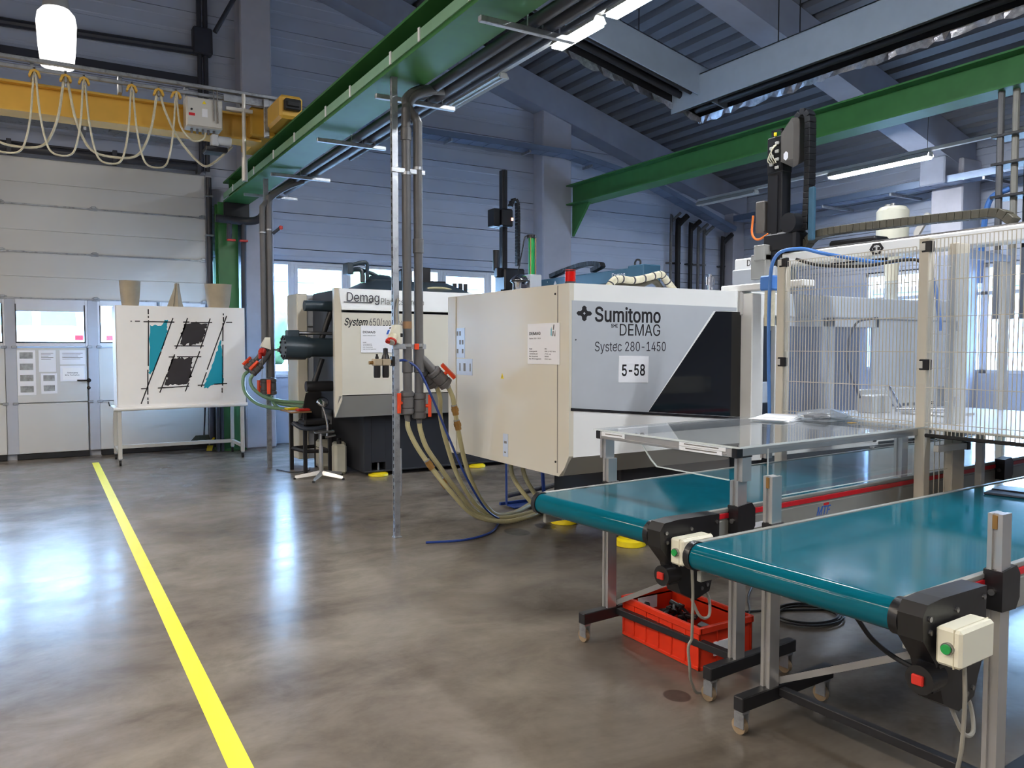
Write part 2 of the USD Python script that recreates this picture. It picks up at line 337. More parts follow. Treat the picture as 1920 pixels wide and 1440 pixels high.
# windows: frame + panes
def window_y(name, x0, x1, z0, z1, sash=False, fw=.05):
    t = T(name, kind='structure')
    def rim(a, b, c, d, w, y0, y1): return [box(a, a + w, y0, y1, c, d), box(b - w, b, y0, y1, c, d), box(a + w, b - w, y0, y1, c, c + w), box(a + w, b - w, y0, y1, d - w, d)]
    t.part('window_frame', rim(x0, x1, z0, z1, fw, YB, YB + .1), 'frame_white')
    if sash: t.part('window_sash', rim(x0 + fw, x1 - fw, z0 + fw, z1 - fw, .06, YB - .015, YB + .06), 'frame_white'); fw += .06
    t.part('pane', box(x0 + fw, x1 - fw, YB + .04, YB + .05, z0 + fw, z1 - fw, 0), 'glass', smooth=False)
def window_x(name, y0, y1, z0, z1, fw=.06):
    t = T(name, kind='structure')
    t.part('window_frame', [box(XR, XR + .1, y0, y0 + fw, z0, z1), box(XR, XR + .1, y1 - fw, y1, z0, z1), box(XR, XR + .1, y0, y1, z0, z0 + fw), box(XR, XR + .1, y0, y1, z1 - fw, z1), box(XR, XR + .1, y0, y1, z1 - .52, z1 - .46)], 'frame_white')
    t.part('pane', box(XR + .04, XR + .05, y0 + fw, y1 - fw, z0 + fw, z1 - fw, 0), 'glass', smooth=False)
k = 0
for x0, x1, z0, s in ((2.35, 2.72, 1.15, 0), (3.21, 3.58, 1.15, 0), (3.58, 4.55, 2.35, 1), (3.58, 4.55, 1.15, 0), (4.55, 6.30, 2.2, 0), (4.55, 6.30, 1.15, 0), (6.30, 7.32, 2.2, 1), (6.30, 7.32, 1.15, 0), (7.32, 7.72, 1.15, 0)):
    k += 1; top = 3.0
    if z0 == 1.15 and x0 in (3.58,): top = 2.35
    if z0 == 1.15 and x0 in (4.55, 6.30): top = 2.2
    window_y(f'window_{k}', x0, x1, z0, top, bool(s))
for y in np.linspace(WR0, WR1, 5)[:-1]:
    k += 1; window_x(f'window_{k}', y, y + (WR1 - WR0) / 4, 1.15, 3.0)
solo('trim_1', [box(2.27, 7.74, YB - .05, YB + .02, 1.1, 1.15)], 'frame_white', kind='structure')
# columns, girders
def struct(name, ms, mat, **k): return solo(name, ms, mat, kind='structure', **k)
struct('column', box(2.74, 3.21, 12.7, 13.1, 0, 7.7, .02), 'concrete', label='pale concrete column between the gate and the first machine', category='column')
struct('column', box(8.3, 8.97, 12.75, 13.1, 0, 6.2, .02), 'concrete', label='pale concrete column behind the blue robot beam', category='column')
struct('column', box(13.25, 13.8, 7.55, 8.1, 0, 4.75, .02), 'concrete', label='pale concrete column on the right wall under the second roof girder', category='column')
struct('column', box(13.45, 13.8, 12.8, 13.1, 0, 4.9, .02), 'concrete', label='narrow concrete column in the far right corner', category='column')
def girder(y, w, x0=XL, x1=XR - .05, h=.55):
    top = lambda x: roofz(x) - .005
    return prism(Polygon([(x0, top(x0) - h), (RX, top(RX) - h), (x1, top(x1) - h), (x1, top(x1)), (RX, top(RX)), (x0, top(x0))]), 'y', y - w / 2, y + w / 2)
struct('roof_girder', girder(12.9, .4), 'girder_concrete', label='sloping concrete roof girder along the back wall', category='roof beam', smooth=False)
struct('roof_girder', [girder(7.85, .45), box(12.85, 13.3, 7.63, 8.07, 4.3, 4.75, .02)], 'girder_concrete', label='sloping concrete roof girder crossing over the second crane beam', category='roof beam', smooth=False)
struct('roof_girder', girder(2.8, .45), 'girder_concrete', label='concrete roof girder nearest the viewer', category='roof beam', smooth=False)
struct('roof_girder', girder(-2.5, .45), 'girder_concrete', label='concrete roof girder behind the viewer', category='roof beam', smooth=False)
# ================================================================== SECTIONAL GATE AND WHAT HANGS THERE
g = T('sectional_gate', 'white sectional gate with a wicket door and small windows', 'gate', (0.1, 13.06, 0))
GY0, GY1 = 13.05, 13.11
g.part('side_frame', box(2.255, 2.345, 13.03, 13.12, 0, 4.25, .004), 'gate_strip')
BK = [box(-2.03, 2.26, GY1 + .001, GY1 + .02, 0, 1.6, 0), box(-2.03, 2.26, GY1 + .001, GY1 + .02, 2.2, 4.35, 0)] + [box(a, b, GY1 + .001, GY1 + .02, 1.6, 2.2, 0) for a, b in ((-2.03, -1.9), (-1.2, -1.1), (-.44, -.29), (.57, .76), (1.5, 1.6), (2.2, 2.26))]
g.part('outer_skin', BK, 'gate_strip', smooth=False)
cols = [(-2.0, -.425), (-.30, .58), (.735, 2.24)]
for a, b in ((.085, .795), (.805, 1.585)):
    for c, d in cols:
        g.part('door_leaf' if c == -.30 else 'gate_panel', box(c, d, GY0, GY1, a, b, .006), 'gate_white')
for a, b in ((2.285, 2.925), (2.935, 3.585), (3.595, 4.24)):
    g.part('gate_panel', [box(-2.0, 2.25, GY0, GY1, a, a + .30, .005), box(-2.0, 2.25, GY0 + .002, GY1, a + .301, b, .005)], 'gate_white')
wins = [(-1.9, -1.2), (-1.1, -.44), (-.29, .57), (.76, 1.5), (1.6, 2.2)]
for x0, x1 in wins:
    f = g.part('window_surround', [box(x0 - .03, x0, GY0 - .006, GY1, 1.6, 2.275), box(x1, x1 + .03, GY0 - .006, GY1, 1.6, 2.275), box(x0, x1, GY0 - .006, GY1, 1.6, 1.655), box(x0, x1, GY0 - .006, GY1, 2.1 if x0 == -.29 else 2.2, 2.275)], 'frame_white')
    g.part('window_gasket', [box(x0, x0 + .012, GY0 - .01, GY1, 1.655, 2.2, 0), box(x1 - .012, x1, GY0 - .01, GY1, 1.655, 2.2, 0), box(x0, x1, GY0 - .01, GY1, 1.655, 1.667, 0)], 'black_rubber', f, smooth=False)
    g.part('pane', box(x0, x1, GY0 + .03, GY0 + .035, 1.655, 2.2, 0), 'glass', f, smooth=False)
for x in (-.36, .66):
    g.part('door_jamb', box(x - .06, x + .075, GY0 - .008, GY1, .085, 2.275, .006), 'gate_strip')
for x in (-.37, .68):
    for z in (.8, 1.595):
        for dx in (-.06, .06): g.part('hinge', box(x + dx - .035, x + dx + .035, GY0 - .03, GY0, z - .018, z + .018, .006), 'galv')
for x in (-.43, .715, 2.21):
    for z in (2.28, 2.93, 3.59): g.part('hinge', [box(x - .03, x + .03, GY0 - .03, GY0, z + .005, z + .04, .006), box(x - .05, x + .05, GY0 - .012, GY0, z - .02, z + .03, .004)], 'galv')
for z in (2.28, 2.93, 3.59): g.part('strut_rail', box(-2.0, 2.24, GY0 - .014, GY0, z - .01, z + .012, .003), 'galv')
g.part('bottom_seal', [box(-2.0, -.43, GY0 - .01, GY1, .005, .08), box(-.31, .59, GY0 - .01, GY1, .005, .08), box(.74, 2.24, GY0 - .01, GY1, .005, .08)], 'black_rubber')
h = g.part('door_handle', [cyl((.60, GY0 + .01, 1.11), (.60, GY0 - .05, 1.11), .014), tube([(.60, GY0 - .045, 1.11), (.52, GY0 - .05, 1.11), (.45, GY0 - .048, 1.112)], .011, 8), cyl((.60, GY0, 1.11), (.60, GY0 - .012, 1.11), .03)], 'black_plastic')
g.part('keyhole_rose', lathe([(0.001, .012), (.02, .012), (.028, 0)], (.60, GY0, 1.0), (0, -1, 0), 16), 'black_plastic', smooth=True)
g.part('pull_hook', [tube([(.85, GY0, .78), (.85, GY0 - .04, .77), (.86, GY0 - .04, .73), (.87, GY0 - .02, .73)], .008, 6)], 'black_metal')
# papers taped on the wicket door
def sheet(label, x0, x1, z0, z1, kind):
    t = T('notice_sheet', label, 'notice', (x0, GY0, z0), group='papers on the wicket door')
    t.part('page', box(x0, x1, GY0 - .004, GY0 - .001, z0, z1, 0), 'paper', smooth=False)
    if kind == 'photos':
        n = 2 if z1 - z0 < .4 else 4
        for q in range(n):
            h_ = (z1 - z0) / n; t.part('photograph', box(x0 + .03, x1 - .03, GY0 - .005, GY0 - .004, z0 + h_ * q + h_ * .25, z0 + h_ * q + h_ * .82, 0), 'photo_grey', smooth=False)
    elif kind == 'sign':
        t.part('sign_plate', box(x0 + .03, x1 - .01, GY0 - .007, GY0 - .004, z0 + .02, z1 - .03, .001), 'banner_white')
        t.part('lettering', [text('Notausgang', .02, 'S', x0 + .09, GY0 - .007, z0 + .115, width=.13), text('Bitte freihalten', .02, 'S', x0 + .06, GY0 - .007, z0 + .08, width=.18)], 'print_dark', smooth=False)
    else:
        t.part('lettering', [box(x0 + .03, x1 - .03 - .03 * (q % 3), GY0 - .005, GY0 - .004, z1 - .05 - .02 * q, z1 - .044 - .02 * q, 0) for q in range(5)], 'print_grey', smooth=False)
sheet('tall paper with four grey photographs at the left on the wicket door', -.28, -.06, .915, 1.55, 'photos')
sheet('pale printed page at the top of the middle row on the wicket door', -.02, .19, 1.24, 1.55, 'page')
sheet('small paper with two grey photographs low in the middle of the wicket door', 0, .20, .93, 1.22, 'photos')
sheet('blank looking page above the framed sign on the wicket door', .24, .56, 1.345, 1.55, 'page')
sheet('framed sign with two lines of text beside the door handle', .24, .55, 1.10, 1.325, 'sign')
# gate header: shaft, pipes, cable tray
solo('gate_shaft', [cyl((-2.1, 12.95, 4.33), (2.2, 12.95, 4.33), .055), cyl((-2.1, 13.02, 4.42), (2.2, 13.02, 4.42), .02)] + [box(x - .03, x + .03, 12.88, 13.05, 4.25, 4.44) for x in (-1.6, -.3, 1.0, 2.15)], 'dark_pipe', 'dark torsion shaft lying across the top of the sectional gate', 'shaft')
t = T('rain_pipe', 'dark downpipe running down the wall right beside the gate', 'pipe', (2.31, 12.95, 0))
t.part('downpipe', tube([(2.29, 12.96, 0), (2.29, 12.96, 4.2)], .045, 14, 0), 'dark_pipe')
t.part('upper_pipe', [tube([(2.20, 13.0, 4.3), (2.20, 13.0, 7.4)], .035, 12, 0), tube([(2.29, 13.0, 4.3), (2.29, 13.0, 7.4)], .035, 12, 0), box(2.1, 2.38, 12.9, 13.08, 6.05, 6.45, .02)], 'dark_pipe')
for z in (.9, 2.1, 3.3, 3.9): t.part('clamp', box(2.23, 2.35, 12.91, 13.02, z, z + .03), 'galv')
solo('wind_brace', cyl((2.36, 12.62, 6.3), (3.1, 12.58, 7.75), .035), 'dark_pipe', 'dark diagonal brace rising beside the left column near the roof', 'brace')
solo('wall_conduit', [tube([(-3, 13.0, 5.95), (2.2, 13.0, 6.1)], .06, 10, 0), box(-3, 2.2, 13.0, 13.08, 5.6, 5.72)], 'dark_pipe', 'dark conduit high on the wall above the yellow crane', 'conduit')
def tray(t, P, w, h, mat):          # perforated cable tray following points
    P = np.asarray(P, float)
    for a, b in zip(P[:-1], P[1:]):
        L = np.linalg.norm(b - a); d = (b - a) / L; s = np.cross(d, [0, 0, 1]); s /= np.linalg.norm(s); u = np.cross(s, d)
        Tm = np.eye(4); Tm[:3, 0], Tm[:3, 1], Tm[:3, 2], Tm[:3, 3] = d, s, u, a
        ms = [box(0, L, -w / 2, w / 2, 0, .006, 0), box(0, L, -w / 2, -w / 2 + .004, 0, h, 0), box(0, L, w / 2 - .004, w / 2, 0, h, 0)]
        n = int(L / .3)
        ms += [box((k + .5) * .3 - .02, (k + .5) * .3 + .02, -w / 2 - .004, w / 2 + .004, -.006, .012, .002) for k in range(n)]
        m = cat(ms); m.apply_transform(Tm); t.part('tray_run', m, mat, smooth=False)
t = T('cable_tray', 'perforated cable tray turning a corner above the gate under the crane', 'cable tray', (.3, 12.6, 4.55))
tray(t, [(-3.0, 12.6, 4.62), (.9, 12.6, 4.62), (1.9, 12.9, 4.66)], .34, .09, 'galv')
for x in (-2, -.7, .6): t.part('bracket', box(x - .02, x + .02, 12.4, 13.05, 4.56, 4.61), 'galv')
t = T('cable_tray', 'bluish cable tray high along the back wall bending down the roof slope', 'cable tray', (8, 12.65, 5.15))
tray(t, [(3.25, 12.62, 5.22), (8.75, 12.55, 5.22), (10.6, 12.55, 4.93), (13.1, 12.55, 4.12)], .3, .1, 'tray_blue')
for x, z in ((4.5, 5.2), (6.2, 5.2), (7.8, 5.2), (9.2, 5.1)): t.part('bracket', box(x - .02, x + .02, 12.4, 12.69, z - .05, z), 'galv')
t = T('cable_tray', 'cable tray running along the right wall below the column bracket', 'cable tray', (13.5, 9, 4.35))
tray(t, [(13.06, 12.3, 4.30), (13.06, 4.0, 4.30)], .3, .12, 'tray_blue')
for y in (11.5, 10, 8.6, 7, 5.5): t.part('bracket', box(12.85, 13.78, y - .02, y + .02, 4.24, 4.29), 'galv')
for q, (x, r, m, lb) in enumerate(((11.75, .03, 'pvc_grey', 'thin grey conduit, leftmost on the wall beside the right cable tray'), (11.95, .06, 'black_rubber', 'thick black cable loop dropping from the sloping cable tray'), (12.32, .05, 'black_rubber', 'black conduit right of the thick black cable on the back wall'), (12.55, .035, 'pvc_grey', 'grey conduit nearest the corner group on the back wall'), (12.72, .035, 'pvc_grey', 'second grey conduit of the pair near the far corner'), (13.3, .05, 'black_metal', 'black conduit in the far right corner'))):
    z1 = 4.35 - (x - 12) * .22
    solo('wall_conduit', [tube([(x, 12.98, .3), (x, 12.98, z1 - .3), (x + .02, 12.94, z1 - .1), (x + .06, 12.75, z1 + .05)], r, 10, 5)] + [box(x - r - .02, x + r + .02, 12.96, 13.1, z, z + .03) for z in (1.6, 2.5, 3.4)], m, lb, 'conduit')
# ================================================================== CRANE
def ibeam_y(x0, x1, y0, y1, z0, z1, tf=.022, tw=.02):
    c = (x0 + x1) / 2
    return prism(Polygon([(x0, z0), (x1, z0), (x1, z0 + tf), (c + tw / 2, z0 + tf), (c + tw / 2, z1 - tf), (x1, z1 - tf), (x1, z1), (x0, z1), (x0, z1 - tf), (c - tw / 2, z1 - tf), (c - tw / 2, z0 + tf), (x0, z0 + tf)]), 'y', y0, y1)
B1 = T('crane_runway_beam', 'green steel crane beam passing overhead left of the service posts', 'crane beam', (2.64, 12.7, 3.8))
B1.part('beam', ibeam_y(2.45, 2.83, -8.8, 12.68, 3.8, 4.1), 'green_beam', smooth=False)
B1.part('rail', box(2.61, 2.67, -8.8, 12.68, 4.1, 4.14), 'galv')
for y in (11.9, 10.6, 9.6, 8.7, 7.6, 6.9, 5.95, 5.4, 4.6): B1.part('flange_clip', box(2.428, 2.44, y - .015, y + .015, 3.83, 3.93, .002), 'paper')
B1.part('stiffener', [box(2.46, 2.63, y - .006, y + .006, 3.82, 4.08, 0) for y in (12.3, 3.0, -3)], 'green_beam', smooth=False)
B1.part('column', [box(2.37, 2.66, 12.68, 12.72, 0, 3.8, .004), box(2.5, 2.53, 12.7, 12.95, 0, 3.8, .002), box(2.37, 2.66, 12.93, 12.97, 0, 3.8, .004), box(2.3, 2.72, 12.6, 13.05, 0, .03)], 'green_column')
B1.part('conductor_rail', box(2.438, 2.449, -8.8, 12.6, 3.835, 3.92, .002), 'green_light', label='pale green strip along the beam edge')
B1.part('cleat', box(2.45, 2.83, 12.66, 12.72, 3.5, 3.8, .004), 'black_metal')
B2 = T('crane_runway_beam', 'green steel crane beam crossing the right half of the ceiling', 'crane beam', (9.0, 12.7, 4.35))
B2.part('beam', ibeam_y(8.83, 9.17, -8.8, 12.74, 4.34, 4.72), 'green_beam', smooth=False)
B2.part('rail', box(8.97, 9.03, -8.8, 12.74, 4.72, 4.76), 'galv')
B2.part('gusset', prism(Polygon([(12.74, 4.34), (12.2, 4.34), (12.74, 3.75)]), 'x', 8.98, 9.03), 'green_beam', smooth=False)
# pipes hung on the beam
def hung(name, label, mat, x, z, r, y0, y1):
    solo(name, tube([(x, y0, z), (x, y1, z)], r, 12, 0), mat, label, 'pipe')
hung('water_pipe', 'grey water pipe hung beside the green crane beam, next to the flange', 'dark_pipe', 2.93, 3.80, .045, -5, 11.8)
hung('water_pipe', 'grey water pipe hung beside the green crane beam, outer one of the pair', 'dark_pipe', 3.06, 3.80, .045, -5, 11.4)
hung('air_pipe', 'thin teal compressed air pipe hung on the outside of the beam pipes', 'machine_dark', 3.17, 3.79, .02, -5, 9.0)
for y in (11.5, 10.0, 8.1, 6.45, 4.6, 2.5):
    solo('pipe_hanger', [box(2.5, 3.25, y - .02, y + .02, 3.71, 3.75, .004)] + [cyl((x, y, 3.74), (x, y, 3.84), .006, n=8) for x in (2.87, 2.99, 3.13)], 'galv', f'galvanised pipe hanger bar under the green beam, {["at the column end", "second from the column", "third from the column", "just in front of the front service post", "fifth from the column", "nearest the viewer"][[11.5, 10.0, 8.1, 6.45, 4.6, 2.5].index(y)]}', 'hanger', 'pipe hangers under the beam')
# bridge crane
C = T('crane_bridge', 'yellow overhead crane bridge carrying cable loops', 'crane', (1, 10, 4.1))
C.part('bridge_girder', [prism(Polygon([(9.82, 4.06), (10.12, 4.06), (10.12, 4.085), (10.04, 4.085), (10.04, 4.345), (10.12, 4.345), (10.12, 4.37), (9.82, 4.37), (9.82, 4.345), (9.9, 4.345), (9.9, 4.085), (9.82, 4.085)]), 'x', -4.0, 2.35)], 'yellow_crane', smooth=False)
C.part('end_carriage', [box(2.36, 2.62, 9.0, 11.0, 4.16, 4.42, .03), box(2.2, 2.5, 9.7, 10.3, 4.1, 4.44, .02)], 'yellow_crane')
for y in (9.2, 10.8): C.part('carriage_wheel', cyl((2.62, y, 4.22), (2.68, y, 4.22), .08), 'steel')
C.part('end_buffer', [box(2.40, 2.58, 8.92, 9.0, 4.24, 4.36, .01), box(2.42, 2.56, 8.90, 8.93, 4.27, 4.33, .01)], 'black_rubber')
for x in (-1.2, .0, .82, 1.5, 2.1): C.part('rail_bracket', box(x - .02, x + .02, 9.70, 9.86, 4.37, 4.56), 'galv')
C.part('festoon_rail', [box(-4, 2.56, 9.66, 9.70, 4.45, 4.49, .006), box(-4, 2.5, 9.62, 9.68, 4.53, 4.57, .006)], 'galv')
C.part('hoist_pole', [tube([(2.10, 9.6, 4.53), (2.10, 9.6, 3.53)], .022, 10, 0), box(1.9, 2.2, 9.58, 9.62, 4.32, 4.36, .004), cyl((2.10, 9.6, 3.53), (2.10, 9.6, 3.8), .034)], 'alu_white')
C.part('switch_arm', [box(2.32, 2.38, 9.55, 9.58, 4.05, 4.5, .004), box(1.88, 2.46, 9.6, 9.63, 4.42, 4.5, .004)], 'galv')
C.part('push_rod', [tube([(1.76, 9.55, 4.5), (1.76, 9.55, 4.16)], .008, 6, 0), tube([(1.80, 9.55, 4.5), (1.80, 9.55, 4.14)], .008, 6, 0)], 'steel')
_dx, _dz = .18, -.09
_T0 = T.part
def _shift(s, name, ms, mat, *a, **kw):
    m = cat(ms) if isinstance(ms, (list, tuple)) else ms.copy(); m.apply_translation((_dx, 0, _dz)); return _T0(s, name, m, mat, *a, **kw)
T.part = _shift
t = T('control_cabinet', 'white electrical cabinet mounted on the yellow crane bridge', 'cabinet', (1.48, 9.6, 4.2))
t.part('housing', box(1.29, 1.68, 9.58, 9.80, 4.17, 4.50, .008), 'alu_white')
t.part('cabinet_door', box(1.30, 1.67, 9.565, 9.58, 4.18, 4.49, .006), 'alu_white')
t.part('warning_triangle', art(Polygon([(-.022, 0), (.022, 0), (0, .038)]), 'S', 1.48, 9.5645, 4.43), 'yellow_pad', smooth=False)
t.part('red_label', box(1.315, 1.38, 9.563, 9.566, 4.285, 4.315, 0), 'stripe_red', smooth=False)
t.part('white_label', [box(1.455, 1.515, 9.563, 9.566, 4.285, 4.375, 0)], 'paper', smooth=False)
t.part('lock', cyl((1.345, 9.566, 4.355), (1.345, 9.555, 4.355), .012), 'black_plastic')
t.part('cable_gland', [cyl((x, 9.68, 4.17), (x, 9.68, 4.12), .014, n=10) for x in (1.36, 1.42, 1.48, 1.54, 1.6)], 'pvc_grey')
t = T('crane_motor', 'small grey crane travel motor below the white cabinet', 'motor', (1.6, 9.75, 4.05))
t.part('motor_body', [cyl((1.62, 9.65, 4.06), (1.78, 9.65, 4.06), .055), box(1.56, 1.64, 9.6, 9.7, 3.99, 4.12, .01)], 'machine_silver')
t.part('gear_housing', [box(1.5, 1.74, 9.62, 9.85, 3.93, 3.99, .01)], 'black_metal')
T.part = _T0
def fx(px): return (px - 0) / 1.0
TRX = [0.02, 0.30, .47, .93, 1.20, 1.38]
for q, x in enumerate(TRX):
    t = T('cable_trolley', f'yellow topped cable trolley on the crane rail, {["first", "second", "third", "fourth", "fifth", "sixth"][q]} from the left', 'trolley', (x, 9.68, 4.55), group='cable trolleys on the crane rail')
    t.part('saddle', [prism(LineString([(-.045, -.02), (-.03, .02), (0, .035), (.03, .02), (.045, -.02)]).buffer(.012), 'y', -.03, .03).apply_translation((x, 9.68, 4.42))], 'yellow_crane')
    t.part('hanger', [box(x - .012, x + .012, 9.66, 9.70, 4.4, 4.5, .003), cyl((x, 9.65, 4.39), (x, 9.71, 4.39), .012, n=10), cyl((x, 9.68, 4.39), (x, 9.68, 4.34), .004, n=6)], 'galv')
def loop(x0, x1, zb, y, n=9):
    s = np.linspace(0, 1, n); u = 2 * s - 1
    w = np.sign(u) * np.abs(u) ** .62
    return [(x0 + (x1 - x0) * (w[k] + 1) / 2, y, 4.45 - (4.45 - zb) * (1 - abs(u[k]) ** 2.4)) for k in range(n)]
ca = [(-1.0, 9.66, 4.2)] + loop(-.5, .02, 3.58, 9.66) + loop(.02, .47, 3.61, 9.66)[1:] + loop(.47, .93, 3.58, 9.66)[1:] + loop(.93, 1.38, 3.59, 9.66)[1:] + [(1.39, 9.65, 4.3), (1.42, 9.65, 4.08), (1.54, 9.66, 3.94), (1.66, 9.67, 3.97), (1.69, 9.68, 4.05)]
solo('festoon_cable', tube(ca, .011, 7, 4), 'strap_cream', 'cream cable hanging in narrow loops under the crane rail', 'cable')
cb = [(-1.0, 9.69, 3.9)] + loop(-.55, .30, 3.66, 9.69) + loop(.30, 1.20, 3.66, 9.69)[1:] + [(1.26, 9.69, 4.25), (1.4, 9.69, 3.95), (1.62, 9.69, 3.70), (1.75, 9.69, 3.70), (1.98, 9.68, 3.93)]
solo('festoon_cable', tube(cb, .014, 7, 4), 'strap_cream', 'thick cream cable hanging in wide loops under the crane rail', 'cable')
# ================================================================== LAMPS
t = T('high_bay_lamp', 'glowing white high bay lamp above the yellow crane', 'lamp', (.26, 11, 4.9))
t.part('shade', lathe([(.15, 5.60), (.2, 5.54), (.215, 5.44), (.2, 5.15), (.175, 4.93)], (.26, 11, 0)), 'bay_on', smooth=True)
t.part('lamp_core', cyl((.26, 11, 4.97), (.26, 11, 4.99), .15), 'bay_core', smooth=False)
t.part('ballast', [lathe([(.001, 5.78), (.1, 5.78), (.13, 5.72), (.15, 5.60)], (.26, 11, 0)), cyl((.26, 11, 5.78), (.26, 11, 8.85), .012, n=8)], 'alu_white')
for (x, y, w) in ((.26, 6.2, 'above the aisle'), (.26, .5, 'beside the viewer'), (.26, -5, 'far behind the viewer')):
    t = T('high_bay_lamp', 'high bay lamp outside the frame, ' + w, 'lamp', (x, y, 5.0))
    t.part('shade', lathe([(.14, 5.58), (.2, 5.46), (.215, 5.3), (.2, 5.05), (.17, 4.88)], (x, y, 0)), 'bay_on', smooth=True)
    t.part('lamp_core', cyl((x, y, 4.93), (x, y, 4.95), .15), 'bay_core', smooth=False)
    t.part('ballast', [lathe([(.001, 5.76), (.1, 5.76), (.14, 5.58)], (x, y, 0)), cyl((x, y, 5.76), (x, y, roofz(x) - .15), .012, n=8)], 'alu_white')
def light_row(name, label, x, z, y0, y1, fixtures, w=.17):
    t = T(name, label, 'light rail', (x, y0, z))
    t.part('trunking', box(x - .035, x + .035, y0, y1, z + .06, z + .11, .004), 'alu_white')
    t.part('suspension', [cyl((x, y, z + .1), (x, y, roofz(x)), .004, n=6) for y in np.arange(y0 + .6, y1, 2.5)], 'steel')
    return t
def fixture(x, z, y, L, on, label, w=.17, tube='tube_on'):
    f = T('fluorescent_light', label, 'light fixture', (x, y, z), group=None)
    f.part('reflector', prism(LineString([(-w / 2, -.015), (-.05, .05), (.05, .05), (w / 2, -.015)]).buffer(.003, cap_style=2), 'y', y, y + L).apply_translation((x, 0, z)), 'alu_white', smooth=False)
    for yy in (y, y + L): f.part('end_cap', box(x - .05, x + .05, yy - .01, yy + .01, z - .02, z + .05, .004), 'alu_white')
    if on: f.part('diffuser', box(x - w / 2 + .012, x + w / 2 - .012, y + .02, y + L - .02, z - (.045 if tube == 'tube_on' else .02), z - .010, .002), tube, smooth=False)
    else: f.part('tube', [cyl((x + d, y + .03, z + .01), (x + d, y + L - .03, z + .01), .013, n=10) for d in (-.035, .035)], 'alu_white')
light_row('light_rail', 'suspended lighting rail right of the first green crane beam', 5.1, 5.0, -6, 10.3, [])
fixture(5.1, 5.0, 8.75, 1.5, 0, 'unlit fluorescent light at the far end of the left lighting rail')
for q, y in enumerate((6.75, 5.75, 4.75)): fixture(5.1, 5.0, y, .82, 1, f'glowing fluorescent light on the left rail, {["farthest of the lit ones", "second of the lit ones", "third of the lit ones, at the frame edge"][q]}')
for y, w in ((1.4, 'nearest'), (-.6, 'second'), (-2.6, 'third'), (-4.6, 'last')): fixture(5.1, 5.0, y, 1.6, 1, f'fluorescent light of the left rail outside the frame, {w}')
light_row('light_rail', 'lighting rail outside the frame on the left', -3.0, 5.0, -6, 9.5, [])
for y, w in ((7.4, 'farthest'), (5.4, 'second'), (3.4, 'third'), (1.4, 'fourth'), (-.6, 'fifth'), (-2.6, 'sixth'), (-4.6, 'last')): fixture(-3.0, 5.0, y, 1.6, 1, f'fluorescent light of the far left rail outside the frame, {w}', tube='tube_warm')
light_row('light_rail', 'lighting rail outside the frame at the far left wall', -5.8, 5.0, -6, 9.5, [])
for y, w in ((6.4, 'farthest'), (3.6, 'second'), (.8, 'third'), (-2.0, 'fourth'), (-4.8, 'last')): fixture(-5.8, 5.0, y, 1.6, 1, f'fluorescent light of the rail by the left wall outside the frame, {w}', tube='tube_warm')
light_row('light_rail', 'suspended lighting rail along the right wall', 11.5, 4.46, -6, 11.9, [])
fixture(11.5, 4.46, 10.4, 1.5, 0, 'unlit fluorescent light at the far end of the right lighting rail')
fixture(11.5, 4.46, 7.05, 1.75, 1, 'glowing fluorescent light on the right lighting rail')
# radiant heater (L-shaped hood on chains)
H = T('radiant_heater', 'large L-shaped radiant heater hood hung on chains with a black underside', 'heater', (8.3, 8.6, 5.0))
def hood(L, w=.58, h=.42): return [box(0, L, -w / 2, -w / 2 + .02, 0, h, .004), box(0, L, w / 2 - .02, w / 2, 0, h, .004), box(0, L, -w / 2, w / 2, h - .02, h, .004)]
s2 = .22; La = 3.9 * math.hypot(1, s2)
Ta = np.eye(4); dv = np.array([-1, 0, s2]) / math.hypot(1, s2); Ta[:3, 0] = dv; Ta[:3, 1] = (0, -1, 0); Ta[:3, 2] = np.cross(dv, (0, -1, 0)); Ta[:3, 3] = (8.6, 8.6, 5.0)
def put(m, Tm): m = cat(m) if isinstance(m, list) else m; m = m.copy(); m.apply_transform(Tm); return m
Tb = np.eye(4); Tb[:3, 0] = (0, -1, 0); Tb[:3, 1] = (1, 0, 0); Tb[:3, 3] = (8.31, 8.89, 5.0)
for Tm, L in ((Ta, La), (Tb, 6.5)):
    hp = H.part('hood', put(hood(L), Tm), 'heater_white', smooth=False)
    H.part('lining', put([box(0.03, L - .02, -.26, .26, .18, .20, 0), box(0.03, L - .02, -.275, -.265, .0, .2, 0), box(0.03, L - .02, .265, .275, .0, .2, 0)], Tm), 'black_metal', hp, smooth=False)
    H.part('radiant_tube', put([cyl((0.1, -.1, .1), (L - .1, -.1, .1), .05), cyl((0.1, .12, .1), (L - .1, .12, .1), .05)], Tm), 'black_metal', hp)
def foil_strip(L, side):
    n = int(L / .09); xs = np.linspace(0, L, n); rng = np.random.default_rng(3 + int(L * 10))
    lo = -.03 - .05 * rng.random(n); out = .29 * side
    v = np.vstack([np.c_[xs, out + rng.normal(0, .006, n), np.full(n, .05)], np.c_[xs, out - side * (.02 + .03 * rng.random(n)), lo], np.c_[xs, out - side * .06 - .01 * rng.random(n), np.full(n, .02)]])
    i = np.arange(n - 1); f = np.vstack([np.c_[i, i + 1, i + n + 1], np.c_[i, i + n + 1, i + n], np.c_[i + n, i + n + 1, i + 2 * n + 1], np.c_[i + n, i + 2 * n + 1, i + 2 * n]])
    return tri(v, f)
H.part('insulation_foil', [put(foil_strip(La, -1), Ta), put(foil_strip(6.5, 1), Tb)], 'foil', smooth=False, label='torn silver insulation foil')
